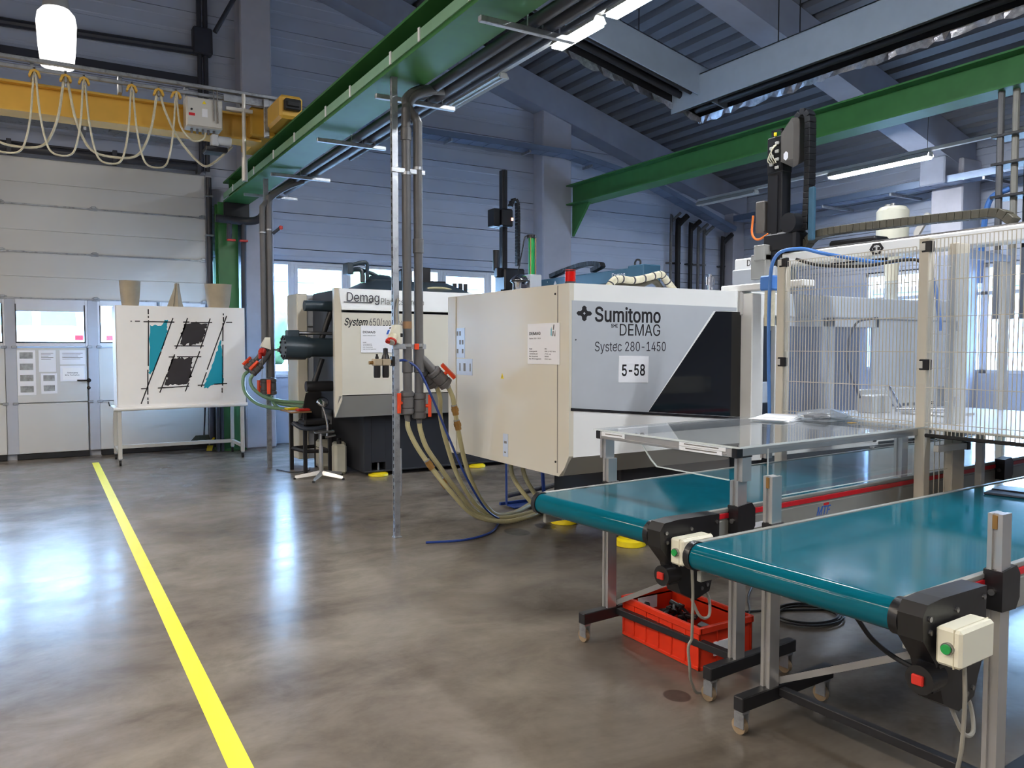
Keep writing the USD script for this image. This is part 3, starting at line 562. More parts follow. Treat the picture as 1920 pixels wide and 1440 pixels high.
for q, (x, y) in enumerate(((7.0, 8.4), (7.0, 8.8), (8.1, 7.0), (8.5, 7.0), (8.1, 5.0), (8.5, 5.0), (5.6, 8.4))):
    z0 = 5.4 + (max(0, 8.6 - x) * s2 if y > 8.3 else 0)
    H.part('chain', tube([(x, y, z0), (x, y, roofz(x))], .008, 6, 0), 'black_metal')
# ================================================================== MACHINES
def parts(t, name, ms, mat, parent=None, **k):
    for m in ms: t.part(name, m, mat, parent, **k)
M1 = T('moulding_machine', 'older beige injection moulding machine lettered System 650 behind the service posts', 'injection moulding machine', (4.5, 9.6, 0))
M1.part('front_cover', prism(Polygon([(8.95, 1.03), (8.95, 2.0), (9.2, 2.0), (9.2, 1.03)]), 'x', 3.03, 6.6), 'machine_white', smooth=False)
M1.part('name_panel', hull([(3.03, 8.93, 2.03), (6.6, 8.93, 2.03), (3.0, 8.95, 2.28), (6.6, 8.95, 2.28), (3.03, 9.2, 2.03), (6.6, 9.2, 2.03), (3.0, 9.2, 2.28), (6.6, 9.2, 2.28)]), 'machine_light', smooth=False)
M1.part('cover_edge', hull([(2.965, 9.02, .77), (2.965, 9.02, 2.285), (3.03, 8.955, .98), (3.03, 8.955, 2.285), (2.985, 9.14, .77), (2.985, 9.14, 2.285), (3.03, 9.14, .76), (3.03, 9.14, 2.285)]), 'machine_white', smooth=False)
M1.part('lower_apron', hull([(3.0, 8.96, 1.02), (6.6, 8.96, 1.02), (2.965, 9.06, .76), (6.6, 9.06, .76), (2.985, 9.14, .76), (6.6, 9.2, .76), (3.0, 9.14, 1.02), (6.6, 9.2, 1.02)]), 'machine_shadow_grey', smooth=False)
M1.part('machine_body', [box(3.12, 6.6, 9.22, 10.4, .80, 2.30, .02)], 'machine_dark')
M1.part('base_frame', [box(3.38, 3.48, 9.2, 10.5, .06, .74), box(3.48, 3.66, 9.2, 9.24, .17, .74, 0), box(3.66, 6.6, 9.2, 10.5, .06, .74), box(3.38, 6.6, 9.18, 10.5, .05, .07), box(3.48, 3.66, 9.6, 10.5, .06, .74, 0)], 'machine_base')
for x in (3.57, 4.95, 6.2):
    p = M1.part('levelling_pad', lathe([(.001, .045), (.09, .045), (.12, .03), (.125, .005), (.12, 0)], (x, 9.22, 0), n=32), 'yellow_pad')
    M1.part('levelling_bolt', cyl((x, 9.22, .04), (x, 9.22, .16), .014), 'steel', p)
M1.part('clamp_cylinder', [cyl((2.52, 9.6, 1.59), (2.78, 9.6, 1.59), .15, n=36), cyl((2.78, 9.6, 1.59), (2.84, 9.6, 1.59), .13, n=36), cyl((2.8, 9.6, 1.59), (3.15, 9.6, 1.59), .115, n=32), box(2.56, 2.70, 9.53, 9.67, 1.7, 1.80, .01)], 'hydraulic')
M1.part('cylinder_bolt', [cyl((2.505, 9.6 + .12 * math.cos(a), 1.59 + .12 * math.sin(a)), (2.525, 9.6 + .12 * math.cos(a), 1.59 + .12 * math.sin(a)), .014, n=8) for a in np.arange(12) * math.pi / 6], 'black_metal', kind='stuff')
M1.part('upper_cylinder', [cyl((2.78, 9.6, 2.10), (3.15, 9.6, 2.10), .065, n=28)], 'hydraulic')
M1.part('lower_cylinder', [cyl((2.79, 9.6, 1.11), (3.15, 9.6, 1.11), .065, n=28)], 'black_metal')
M1.part('piston_rod', [cyl((2.7, 9.6, 1.765), (3.15, 9.6, 1.765), .022)], 'steel')
parts(M1, 'toggle_link', [cyl((3.12, 9.62, 2.05), (3.0, 9.62, 1.7), .035), cyl((3.0, 9.62, 1.45), (2.88, 9.62, 1.1), .035)], 'black_metal')
M1.part('rear_cabinet', [box(2.92, 3.06, 10.42, 10.9, .1, 2.30, .01)], 'machine_white')
M1.part('rear_guard', [box(3.06, 3.4, 10.44, 10.5, .1, 2.28, .004)], 'machine_silver')
parts(M1, 'guard_seam', [box(3.065, 3.4, 10.42, 10.44, z, z + .012, 0) for z in (1.12, 1.86, 2.14)], 'black_metal', smooth=False)
M1.part('top_housing', [hull([(3.4, 9.3, 2.28), (5.0, 9.3, 2.28), (3.4, 10.5, 2.28), (5.0, 10.5, 2.28), (3.75, 9.7, 2.46), (4.75, 9.7, 2.46), (3.75, 10.3, 2.46), (4.75, 10.3, 2.46)]), lathe([(.2, 0), (.2, .04), (.13, .1), (.001, .12)], (3.92, 10.0, 2.44))], 'hydraulic')
M1.part('filter_unit', [box(4.45, 4.62, 9.9, 10.1, 2.45, 2.68, .01), box(4.2, 4.36, 9.9, 10.1, 2.44, 2.66, .04), box(4.62, 4.85, 9.9, 10.1, 2.44, 2.5, .01)], 'black_metal')
parts(M1, 'top_hose', [tube([(3.5, 10, 2.66), (3.72, 10, 2.71), (3.74, 10, 2.58), (3.74, 10, 2.45)], .026, 9, 6), tube([(3.5, 10.05, 2.60), (3.66, 10.02, 2.61), (3.68, 10, 2.45)], .03, 9, 6), tube([(3.66, 10.05, 2.62), (3.86, 10.05, 2.56), (3.95, 10, 2.48)], .026, 9, 6)], 'hydraulic')
M1.part('hose_flange', [box(3.44, 3.52, 9.9, 10.1, 2.54, 2.69, .01)], 'hydraulic')
M1.part('cover_bow', tube([(4.3, 9.5, 2.26), (4.4, 9.5, 2.36), (4.7, 9.5, 2.36), (4.85, 9.5, 2.26)], .02, 8, 5), 'hose_beige')
parts(M1, 'signal_connector', [cyl((x, 9.9, 2.28), (x, 9.9, 2.48), .03, n=10) for x in (4.98, 5.07, 5.15)], 'black_plastic')
M1.part('lettering', [text('Demag', .105, 'S', 3.09, 8.928, 2.13, width=.40)], 'print_dark', smooth=False)
M1.part('lettering', [text('Plastics Group', .075, 'S', 3.51, 8.928, 2.105, width=.56)], 'print_grey', smooth=False)
M1.part('underline', box(3.05, 3.40, 8.925, 8.932, 2.118, 2.126, 0), 'print_dark', smooth=False)
M1.part('lettering', [text('System', .085, 'S', 3.06, 8.949, 1.85, width=.28, bold=True, shear=.2)], 'print_black', smooth=False)
M1.part('lettering', [text('650/', .085, 'S', 3.37, 8.949, 1.85, width=.16), text('1000-840', .065, 'S', 3.54, 8.949, 1.85, width=.29)], 'print_dark', smooth=False)
def logo_bars(t, face, x, y, z, s):
    sg = 1
    parts(t, 'logo_bar', [art(Polygon([(0, 0), (.3 * s, 0), (.55 * s, s * .62), (.25 * s, s * .62)]), face, x, y, z)], 'print_blue', smooth=False)
    parts(t, 'logo_bar', [art(Polygon([(.4 * s, .7 * s), (.62 * s, .7 * s), (.72 * s, s), (.5 * s, s)]), face, x, y, z), art(Polygon([(.55 * s, 0), (.8 * s, 0), (.9 * s, s * .5), (.65 * s, s * .5)]), face, x, y, z)], 'print_grey', smooth=False)
def info_sheet(label, face, x, y, z0, w, h, blue=True):
    t = T('info_sheet', label, 'notice', (x, y, z0), group='machine data sheets')
    e = lambda p, d, dp: art(p, face, x, y - d if face == 'S' else y, z0, dp) if face == 'S' else art(p, face, x - d, y, z0, dp)
    t.part('page', e(sbox(0, 0, w, h), 0, .003), 'paper', smooth=False)
    off = lambda u, v: (x + u, y - .003, z0 + v) if face == 'S' else (x - .003, y - u, z0 + v)
    tt = lambda s_, h_, u, v, wd, b=False: text(s_, h_, face, *off(u, v), width=wd, bold=b)
    t.part('lettering', tt('DEMAG', .075 * h, .06 * w, .72 * h, .36 * w, True), 'print_black', smooth=False)
    t.part('lettering', [tt('System 650/1000-840' if face == 'S' else 'Systec 280-1450', .03 * h, .06 * w, .62 * h, .36 * w)] + [tt(s_, .03 * h, .06 * w, (.36 - .062 * q) * h, wd * w) for q, (s_, wd) in enumerate((('Baujahr', .1), ('Schussgewicht', .25), ('Zuhaltekraft', .27), ('Max. Einbauhoehe', .28), ('Max. Werkzeuggewicht', .38)))], 'print_dark', smooth=False)
    if face == 'W': t.part('lettering', [tt(s_, .03 * h, .55 * w, (.36 - .062 * q) * h, wd * w) for q, (s_, wd) in enumerate((('2011', .07), ('280 t / 427 mm', .33), ('70 g', .18), ('2800 kN', .12), ('850 mm', .2)))], 'print_dark', smooth=False)
    L = off(.74 * w, .68 * h); s = .28 * h
    if face == 'S': logo_bars(t, face, L[0], L[1], L[2], s)
    else:
        t.part('logo_bar', [art(Polygon([(0, .1 * s), (.12 * s, 0), (.12 * s, s * .8), (.02 * s, s * .6)]), face, *L)], 'print_teal', smooth=False)
        t.part('logo_bar', [art(Polygon([(.2 * s, 0), (.38 * s, .05 * s), (.46 * s, s * .45), (.28 * s, s * .45)]), face, *L), art(Polygon([(.3 * s, .55 * s), (.48 * s, .55 * s), (.55 * s, s), (.4 * s, s)]), face, *L), art(Polygon([(.5 * s, 0), (.7 * s, 0), (.7 * s, s * .5)]), face, *L)], 'print_grey', smooth=False)
info_sheet('white data sheet on the older machine, partly behind the front service post', 'S', 3.26, 8.945, 1.53, .43, .32)
for q, (x, y, w) in enumerate(((3.18, 10.2, 'behind the bench leg'), (3.2, 9.6, 'nearest the machine base'), (3.28, 9.85, 'in the middle'))):
    t = T('canister', 'grey-white plastic canister under the left end of the older machine, ' + w, 'canister', (x, y, 0), group='canisters under the older machine')
    t.part('canister_body', box(x - .08, x + .08, y - .08, y + .08, .0, .38, .03), 'canister'); t.part('cap', cyl((x, y, .38), (x, y, .42), .03), 'black_plastic')
# --- robot of the older machine
RB = T('linear_robot', 'black and teal pick robot behind the new machine with its tall black arm', 'robot', (6.3, 9.0, 2.3))
RB.part('cross_beam', box(6.3, 6.5, 7.68, 10.3, 2.41, 2.575, .01), 'robot_teal')
RB.part('end_block', box(6.28, 6.56, 7.42, 7.72, 2.40, 2.60, .01), 'robot_teal')
RB.part('lifting_eye', tube([(6.4, 7.62, 2.6), (6.4, 7.62, 2.66), (6.4, 7.68, 2.68), (6.4, 7.72, 2.65), (6.4, 7.72, 2.6)], .012, 8, 4), 'black_metal')
RB.part('lettering', text('Demag', .06, 'W', 6.298, 8.05, 2.475, width=.26), 'paper', smooth=False)
RB.part('emblem', [art(Polygon([(-.035, 0), (0, -.045), (.035, 0), (0, .045)]), 'W', 6.298, 9.35, 2.49), art(Polygon([(-.01, 0), (0, -.012), (.01, 0), (0, .012)]), 'W', 6.298, 9.55, 2.53)], 'paper', smooth=False)
RB.part('robot_foot', box(6.25, 6.55, 9.6, 10.2, 2.31, 2.41, .01), 'machine_dark')
RB.part('arm_mast', [box(5.90, 5.985, 10.15, 10.25, 2.45, 4.2, .006), box(5.925, 5.96, 10.135, 10.15, 2.5, 4.2, .002)], 'robot_black')
parts(RB, 'carriage', [box(5.84, 6.03, 10.05, 10.35, 3.36, 3.62, .02), box(5.73, 5.83, 10.1, 10.3, 3.36, 3.62, .01), box(5.85, 6.2, 10.0, 10.3, 2.42, 2.75, .02)], 'robot_black')
RB.part('status_light', [box(5.99, 6.02, 10.04, 10.05, 3.45, 3.49, .002)], 'led_red', smooth=False)
RB.part('servo_motor', [cyl((5.82, 10.2, 2.72), (5.82, 10.2, 3.02), .05), box(5.78, 5.9, 10.1, 10.2, 2.62, 2.76, .01)], 'robot_black')
def chainlink(P, w, h, n_per=None, plane='xz'):
    P = spline(P, 8); L = np.r_[0, np.cumsum(np.linalg.norm(np.diff(P, axis=0), axis=1))]; n = int(L[-1] / (h * .95)); out = []
    for k in range(n):
        s = (k + .5) * L[-1] / n; p = np.array([np.interp(s, L, P[:, q]) for q in range(3)]); q2 = np.array([np.interp(min(s + .01, L[-1]), L, P[:, q]) for q in range(3)]) - np.array([np.interp(max(s - .01, 0), L, P[:, q]) for q in range(3)])
        d = q2 / np.linalg.norm(q2); sd = np.array([0, 1.0, 0]) if plane == 'xz' else np.array([1.0, 0, 0]); u = np.cross(d, sd)
        m = box(-h * .46, h * .46, -w / 2, w / 2, -h / 2, h / 2, .004); Tm = np.eye(4); Tm[:3, 0], Tm[:3, 1], Tm[:3, 2], Tm[:3, 3] = d, sd, u, p; m.apply_transform(Tm); out.append(m)
    return out
RB.part('energy_chain', chainlink([(6.0, 10.1, 3.66), (6.05, 10.1, 3.76), (6.11, 10.1, 3.74), (6.13, 10.1, 3.6), (6.13, 10.1, 3.2), (6.13, 10.1, 2.8)], .08, .05), 'robot_black', kind='stuff')
RB.part('energy_chain', chainlink([(6.4, 9.6, 2.62), (6.4, 9.2, 2.68), (6.4, 8.75, 2.72), (6.4, 8.4, 2.68), (6.4, 8.6, 2.62)], .09, .06, plane='yz'), 'robot_black', kind='stuff')
RB.part('gripper_cable', [tube([(5.95, 10.1, 2.6), (5.99, 10.05, 2.48), (5.93, 10.05, 2.38)], .012, 8, 4), box(5.85, 6.0, 10.1, 10.3, 2.2, 2.46, .02)], 'robot_black')
t = T('level_tube', 'green level tube with black caps standing on the older machine', 'sight tube', (5.68, 9.0, 2.35))
t.part('tube_glass', [cyl((5.68, 9.0, 2.56), (5.68, 9.0, 3.05), .042)], 'button_green')
parts(t, 'tie_rod', [cyl((5.68 + dx, 8.96, 2.56), (5.68 + dx, 8.96, 3.06), .006, n=8) for dx in (-.04, .04)], 'brass')
t.part('cap', [cyl((5.68, 9, 3.05), (5.68, 9, 3.09), .065)], 'black_plastic'); t.part('foot', [box(5.6, 5.78, 8.9, 9.1, 2.3, 2.56, .01)], 'machine_silver')
t.part('air_hose', tube([(5.66, 9, 3.07), (5.58, 9, 3.06), (5.54, 9, 2.9), (5.5, 9.05, 2.6)], .008, 6, 6), 'black_rubber')
t = T('material_hopper', 'small chrome material loader on top of the older machine', 'hopper', (5.6, 8.9, 2.3))
t.part('hopper_body', lathe([(.09, 2.28), (.1, 2.36), (.1, 2.44), (.13, 2.46), (.13, 2.49), (.09, 2.53), (.04, 2.56), (.001, 2.56)], (5.5, 9.0, 0)), 'chrome', smooth=True)
t.part('type_plate', box(5.46, 5.54, 8.895, 8.9, 2.37, 2.42, 0), 'print_dark', smooth=False)
t.part('seal', lathe([(.132, 2.455), (.134, 2.47), (.132, 2.475)], (5.5, 9.0, 0)), 'black_rubber')
# --- new machine
Y2 = 4.7
M2 = T('moulding_machine', 'large white injection moulding machine lettered Sumitomo SHI DEMAG', 'injection moulding machine', (4.5, 5.6, 0))
M2.part('left_cover', hull([(3.29, Y2 + .06, .70), (3.29, 6.62, .63), (3.29, Y2, .8), (3.29, Y2, 2.06), (3.29, 6.62, 2.06), (3.29, Y2 + .13, .635), (3.33, Y2, .8), (3.33, Y2, 2.06), (3.33, 6.62, 2.06), (3.33, Y2 + .13, .635), (3.33, 6.62, .63)]), 'machine_white', smooth=False)
M2.part('left_cover_edge', box(3.287, 3.292, 4.845, 4.85, .66, 2.05, 0), 'print_grey', smooth=False)
M2.part('rear_edge', box(3.28, 3.32, 6.5, 6.66, .61, 2.06, .004), 'machine_white')
M2.part('front_cover', prism(Polygon([(Y2, .79), (Y2, 2.06), (6.6, 2.06), (6.6, .65), (Y2 + .14, .65)]), 'x', 3.33, 5.04), 'machine_light', smooth=False)
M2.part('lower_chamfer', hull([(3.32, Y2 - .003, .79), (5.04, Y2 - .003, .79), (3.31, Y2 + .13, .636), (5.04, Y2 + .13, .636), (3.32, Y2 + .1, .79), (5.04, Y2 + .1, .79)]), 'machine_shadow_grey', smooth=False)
sl = lambda x: 1.146 - (x - 3.305) * .0845
M2.part('name_panel', art(Polygon([(3.312, sl(3.31) + .008), (3.312, 1.935), (4.98, 1.925), (4.98, 1.895), (4.72, 1.892), (4.03, sl(4.03) + .008)]), 'S', 0, Y2, 0, .003), 'machine_silver', smooth=False)
M2.part('guard_window', art(Polygon([(4.04, sl(4.04) + .012), (5.035, sl(5.035) + .012), (5.035, 1.888), (4.745, 1.888)]), 'S', 0, Y2, 0, .004), 'window_black', smooth=False)
M2.part('black_line', art(Polygon([(3.305, sl(3.305) - .011), (5.035, sl(5.035) - .011), (5.035, sl(5.035) + .008), (3.305, sl(3.305) + .008)]), 'S', 0, Y2, 0, .005), 'print_black', smooth=False)
# emblem: four-petal diamond with a square hole
from shapely import affinity as AF
emb = Polygon([(.056, .004), (.004, .056), (-.004, .056), (-.056, .004), (-.056, -.004), (-.004, -.056), (.004, -.056), (.056, -.004)])
for a in (45, 135, 225, 315): emb = emb.difference(AF.rotate(sbox(.030, -.009, .06, .009), a, origin=(0, 0))).difference(AF.rotate(sbox(.036, -.016, .06, .016), a, origin=(0, 0)))
emb = AF.scale(emb, 1.22, 1.0, origin=(0, 0)).difference(Polygon([(-.012, 0), (0, -.011), (.012, 0), (0, .011)]))
M2.part('emblem', art(emb, 'S', 3.421, Y2 - .003, 1.843), 'print_black', smooth=False)
M2.part('lettering', text('Sumitomo', .106, 'S', 3.518, Y2 - .003, 1.787, width=.635, bold=True), 'print_black', smooth=False)
M2.part('lettering', text('SHI', .026, 'S', 3.668, Y2 - .003, 1.744, width=.062, bold=True), 'print_black', smooth=False)
M2.part('lettering', text('DEMAG', .088, 'S', 3.75, Y2 - .003, 1.684, width=.40), 'print_black', smooth=False)
M2.part('lettering', text('Systec 280-1450', .071, 'S', 3.519, Y2 - .003, 1.566, width=.69), 'print_dark', smooth=False)
parts(M2, 'cover_screw', [cyl((x, Y2 - .003, z), (x, Y2 - .006, z), .006, n=10) for x, z in ((3.345, 1.65), (3.72, 1.62))], 'steel')
parts(M2, 'cover_screw', [cyl((3.29, y, z), (3.284, y, z), .008, n=10) for y, z in ((4.88, 1.99), (6.55, 2.0), (4.87, .74))], 'black_plastic')
M2.part('plinth', [box(3.95, 8.3, 4.93, 5.88, .12, .64, .01)], 'machine_base')
for x, y in ((4.06, 4.93), (4.06, 5.87), (6.2, 4.93)):
    p = M2.part('levelling_pad', lathe([(.001, .06), (.1, .06), (.12, .045), (.125, .005), (.12, 0)], (x, y, 0), n=32), 'yellow_pad')
    M2.part('levelling_bolt', cyl((x, y, .05), (x, y, .14), .02), 'steel', p)
# guard frame and mould area to the right of the big cover
M2.part('guard_post', [box(5.04, 5.18, Y2 - .12, Y2 + .02, .65, 2.04, .006)], 'machine_light')
M2.part('guard_post', [box(5.18, 5.22, Y2 - .02, Y2 + .02, .65, 2.04, .004)], 'machine_silver')
M2.part('top_rail', [box(5.02, 8.3, Y2 - .02, Y2 + .3, 1.86, 2.06, .01)], 'machine_light')
M2.part('crane_bar', [box(5.0, 5.14, 4.05, 4.9, 2.06, 2.115, .008)], 'machine_light')
M2.part('mould_area', [box(5.24, 5.5, 5.0, 6.4, .65, 1.86, .01), box(5.04, 8.3, 5.9, 6.5, .65, 2.0, .01)], 'machine_dark')
M2.part('mould_plate', [box(5.3, 5.36, 4.85, 5.6, .9, 1.75, .01), box(5.25, 5.42, 4.86, 5.2, 1.3, 1.5, .02), cyl((5.2, 4.9, 1.55), (5.45, 4.9, 1.55), .05), cyl((5.2, 4.9, 1.12), (5.45, 4.9, 1.12), .05)], 'steel')
for x0, x1 in ((5.46, 6.15), (6.19, 6.9)):
    p = M2.part('guard_door', [box(x0, x0 + .06, Y2, Y2 + .05, .68, 1.86), box(x1 - .06, x1, Y2, Y2 + .05, .68, 1.86), box(x0, x1, Y2, Y2 + .05, .68, 1.0), box(x0, x1, Y2, Y2 + .05, 1.78, 1.86)], 'machine_light')
    M2.part('door_window', box(x0 + .06, x1 - .06, Y2 + .02, Y2 + .03, 1.0, 1.78, 0), 'polycarb', p, smooth=False)
M2.part('guard_lower_panel', [box(5.04, 8.3, Y2, Y2 + .04, .65, .69), box(6.92, 8.3, Y2, Y2 + .04, .65, 1.86, .006)], 'machine_light')
M2.part('safety_switch', [box(5.26, 5.36, Y2 - .04, Y2, 1.12, 1.30, .006)], 'sticker_blue')
t = T('beacon_light', 'red warning beacon on the corner of the white machine', 'beacon', (3.35, 4.78, 2.06))
t.part('lens', lathe([(.034, 2.075), (.036, 2.09), (.036, 2.15), (.001, 2.155)], (3.36, 4.79, 0)), 'beacon_red', smooth=35)
t.part('lens_cover', lathe([(.04, 2.07), (.04, 2.165), (.001, 2.168)], (3.36, 4.79, 0)), 'red_clear')
t.part('socket', cyl((3.36, 4.79, 2.06), (3.36, 4.79, 2.078), .042), 'print_dark')
t = T('hose_bundle', 'cream spiral wrapped hose bundle arching over the top of the white machine', 'hose bundle', (4.3, 5.1, 2.06))
sp = [(3.93, 5.1, 2.05), (4.0, 5.1, 2.13), (4.06, 5.1, 2.15), (4.2, 5.1, 2.145), (4.34, 5.1, 2.17), (4.46, 5.1, 2.2), (4.52, 5.1, 2.205), (4.58, 5.1, 2.15), (4.68, 5.1, 2.06)]
t.part('wrapped_hose', tube(sp, .030, 12, 8), 'strap_cream')
P = spline(sp, 10)
t.part('wrap_tie', [cyl(P[k], P[k + 1], .0325, n=12) for k in range(6, len(P) - 4, 8)], 'print_dark', kind='stuff')
t.part('inner_hose', tube([(3.98, 5.16, 2.05), (4.06, 5.16, 2.1), (4.3, 5.16, 2.11), (4.48, 5.16, 2.16), (4.6, 5.16, 2.05)], .028, 10, 6), 'chain_brown')
t = T('sensor_tube', 'small chrome cylinder on top of the white machine near the guard post', 'sensor', (4.95, 5.0, 2.06))
t.part('body', [cyl((4.98, 5.0, 2.06), (4.98, 5.0, 2.13), .022), cyl((4.98, 5.0, 2.13), (4.98, 5.0, 2.2), .036), cyl((4.98, 5.0, 2.2), (4.98, 5.0, 2.225), .012)], 'chrome')
# stickers and sheets on the white machine
info_sheet('white data sheet taped to the left side of the Sumitomo machine', 'W', 3.288, 5.262, 1.467, .445, .31)
t = T('number_sheet', 'white sheet with the number 5-58 on the machine front', 'notice', (3.74, 4.69, 1.33))
t.part('page', art(Polygon([(3.738, 1.33), (4.03, 1.322), (4.034, 1.527), (3.744, 1.532)]), 'S', 0, Y2 - .003, 0, .003), 'paper', smooth=False)
t.part('lettering', text('5-58', .083, 'S', 3.772, Y2 - .006, 1.38, width=.225, bold=True), 'print_black', smooth=False)
def sticker(label, y0, y1, z0, z1, marks):
    t = T('sticker', label, 'sticker', (3.288, y0, z0), group='stickers on the white machine side')
    t.part('film', box(3.287, 3.29, y0, y1, z0, z1, 0), 'sticker_blue', smooth=False)
    t.part('pictogram', [box(3.2862, 3.287, y, y + a, z, z + b, 0) for y, z, a, b in marks], 'print_grey', smooth=False)
sticker('tall pale blue pictogram sticker at the far edge of the white machine side', 6.335, 6.53, 1.50, 1.77, [(6.36 + .05 * q, 1.7 - .08 * r, .03, .04) for q in range(3) for r in range(3) if (q + r) % 3])
sticker('wide pale blue pictogram sticker below the tall one on the machine side', 6.19, 6.53, 1.345, 1.49, [(6.22 + .1 * q, 1.38, .02 + .02 * (q % 2), .07) for q in range(3)])
sticker('narrow blue sticker low on the white machine side', 5.57, 5.65, .69, .88, [(5.59, .80, .04, .02), (5.6, .72, .03, .012)])
t = T('warning_sticker', 'small yellow warning triangle on the white machine side', 'sticker', (3.289, 5.66, 1.33))
t.part('triangle', art(Polygon([(0, 0), (.05, 0), (.025, .045)]), 'W', 3.29, 5.69, 1.335, .002), 'yellow_pad', smooth=False)
t.part('symbol', art(Polygon([(.02, .008), (.03, .008), (.025, .03)]), 'W', 3.288, 5.69, 1.335, .001), 'print_black', smooth=False)
# --- robot of the new machine
R2 = T('linear_robot', 'white pick robot with a tall black arm above the fenced cell', 'robot', (5.6, 4.4, 2.06))
R2.part('cross_beam', box(5.6, 5.78, .9, 5.32, 2.305, 2.415, .012), 'machine_light')
R2.part('beam_rail', [box(5.63, 5.66, .9, 4.6, 2.415, 2.43, .002), box(5.72, 5.75, .9, 4.6, 2.415, 2.43, .002)], 'steel')
R2.part('lettering', text('Demag', .055, 'W', 5.599, 5.16, 2.34, width=.24), 'print_black', smooth=False)
hx = Polygon([(math.cos(a) * .062, math.sin(a) * .05) for a in np.arange(6) * math.pi / 3])
R2.part('emblem', art(hx.difference(AF.scale(hx, .62, .62)).union(sbox(-.03, -.012, .03, .012)).difference(sbox(-.008, -.03, .008, .03)), 'W', 5.599, 3.85, 2.36), 'print_black', smooth=False)
R2.part('robot_foot', [box(5.55, 5.85, 4.8, 5.3, 2.06, 2.31, .01)], 'machine_silver')
R2.part('arm_mast', [box(5.58, 5.70, 4.76, 4.92, 2.3, 3.28, .006), box(5.57, 5.58, 4.80, 4.86, 2.35, 3.1, 0)], 'robot_black')
R2.part('mast_head', [box(5.57, 5.71, 4.755, 4.925, 3.12, 3.44, .012), box(5.6, 5.62, 4.78, 4.80, 3.44, 3.5, 0), box(5.6, 5.62, 4.88, 4.9, 3.44, 3.5, 0), box(5.6, 5.62, 4.78, 4.9, 3.49, 3.505, 0)], 'robot_black')
R2.part('control_box', [hull([(5.55, 4.62, 3.2), (5.55, 4.75, 3.2), (5.55, 4.62, 3.48), (5.55, 4.75, 3.44), (5.7, 4.62, 3.2), (5.7, 4.75, 3.2), (5.7, 4.62, 3.58), (5.7, 4.75, 3.5), (5.55, 4.64, 3.55), (5.6, 4.66, 3.14)])], 'robot_grey')
R2.part('hexagon_badge', art(Polygon([(math.sin(a) * .028, math.cos(a) * .04) for a in np.arange(6) * math.pi / 3]), 'W', 5.549, 4.695, 3.24), 'paper', smooth=False)
R2.part('energy_chain', chainlink([(5.66, 4.66, 3.56), (5.66, 4.6, 3.6), (5.66, 4.545, 3.56), (5.66, 4.535, 3.4), (5.66, 4.535, 3.0), (5.66, 4.55, 2.6)], .09, .055, plane='yz'), 'robot_black', kind='stuff')
rng = np.random.default_rng(5)
R2.part('valve_cluster', [box(5.55, 5.57, 4.78 + .06 * (k % 2), 4.82 + .06 * (k % 2), 3.15 + .035 * k, 3.175 + .035 * k, .004) for k in range(7)], 'alu_white', kind='stuff')
R2.part('valve_hose', [tube([(5.555, 4.8 + .01 * k, 3.36), (5.53, 4.84 + .012 * k, 3.3 - .02 * k), (5.55, 4.8 + .02 * k, 3.2)], .005, 6, 5) for k in range(4)], 'cable_cream', kind='stuff')
R2.part('status_lamp', [cyl((5.57, 4.83, 3.44), (5.57, 4.83, 3.47), .014)], 'yellow_pad')
R2.part('drive_motor', [cyl((5.52, 4.64, 2.66), (5.68, 4.64, 2.66), .085), box(5.56, 5.75, 4.6, 4.95, 2.43, 2.6, .02)], 'robot_black')
R2.part('motor_guard', [box(5.62, 5.66, 4.46, 4.52, 2.5, 2.95, .01)], 'robot_teal')
R2.part('servo_box', [box(5.56, 5.66, 4.94, 5.04, 2.62, 2.9, .01)], 'robot_grey')
R2.part('orange_cable', tube([(5.55, 5.05, 2.78), (5.55, 5.06, 2.62), (5.56, 5.0, 2.56), (5.58, 4.9, 2.6)], .010, 8, 6), 'cable_orange')
R2.part('junction_box', [box(5.50, 5.6, 4.86, 5.03, 2.20, 2.42, .008), box(5.48, 5.58, 4.86, 4.98, 2.36, 2.5, .008)], 'machine_shadow_grey')
R2.part('beam_chain', chainlink([(5.72, 4.62, 2.47), (5.72, 4.5, 2.55), (5.72, 4.2, 2.565), (5.72, 3.6, 2.55), (5.72, 3.2, 2.535), (5.72, 3.0, 2.52), (5.72, 2.9, 2.45)], .1, .062, plane='yz'), 'chain_brown', kind='stuff')
R2.part('beam_cover', [box(5.8, 6.0, 4.0, 4.45, 2.3, 2.5, .02)], 'robot_black')
t = T('material_barrel', 'white material loader barrel behind the robot beam', 'hopper', (7.3, 4.85, 2.06))
t.part('barrel', lathe([(.001, 2.98), (.12, 2.98), (.15, 2.94), (.15, 2.66), (.1, 2.6), (.06, 2.3), (.06, 2.06)], (7.3, 4.85, 0))[::1] if False else lathe([(.06, 2.06), (.06, 2.3), (.1, 2.6), (.15, 2.66), (.15, 2.94), (.12, 2.98), (.001, 2.985)], (7.3, 4.85, 0)), 'box_cream')
t.part('lid_knob', [cyl((7.3, 4.85, 2.98), (7.3, 4.85, 3.02), .02), cyl((7.22, 4.85, 2.98), (7.22, 4.85, 3.0), .03)], 'alu')
t.part('bracket', [prism(LineString([(4.6, 2.7), (4.5, 2.85), (4.45, 2.8)]).buffer(.03), 'x', 7.3, 7.33)], 'alu_white')
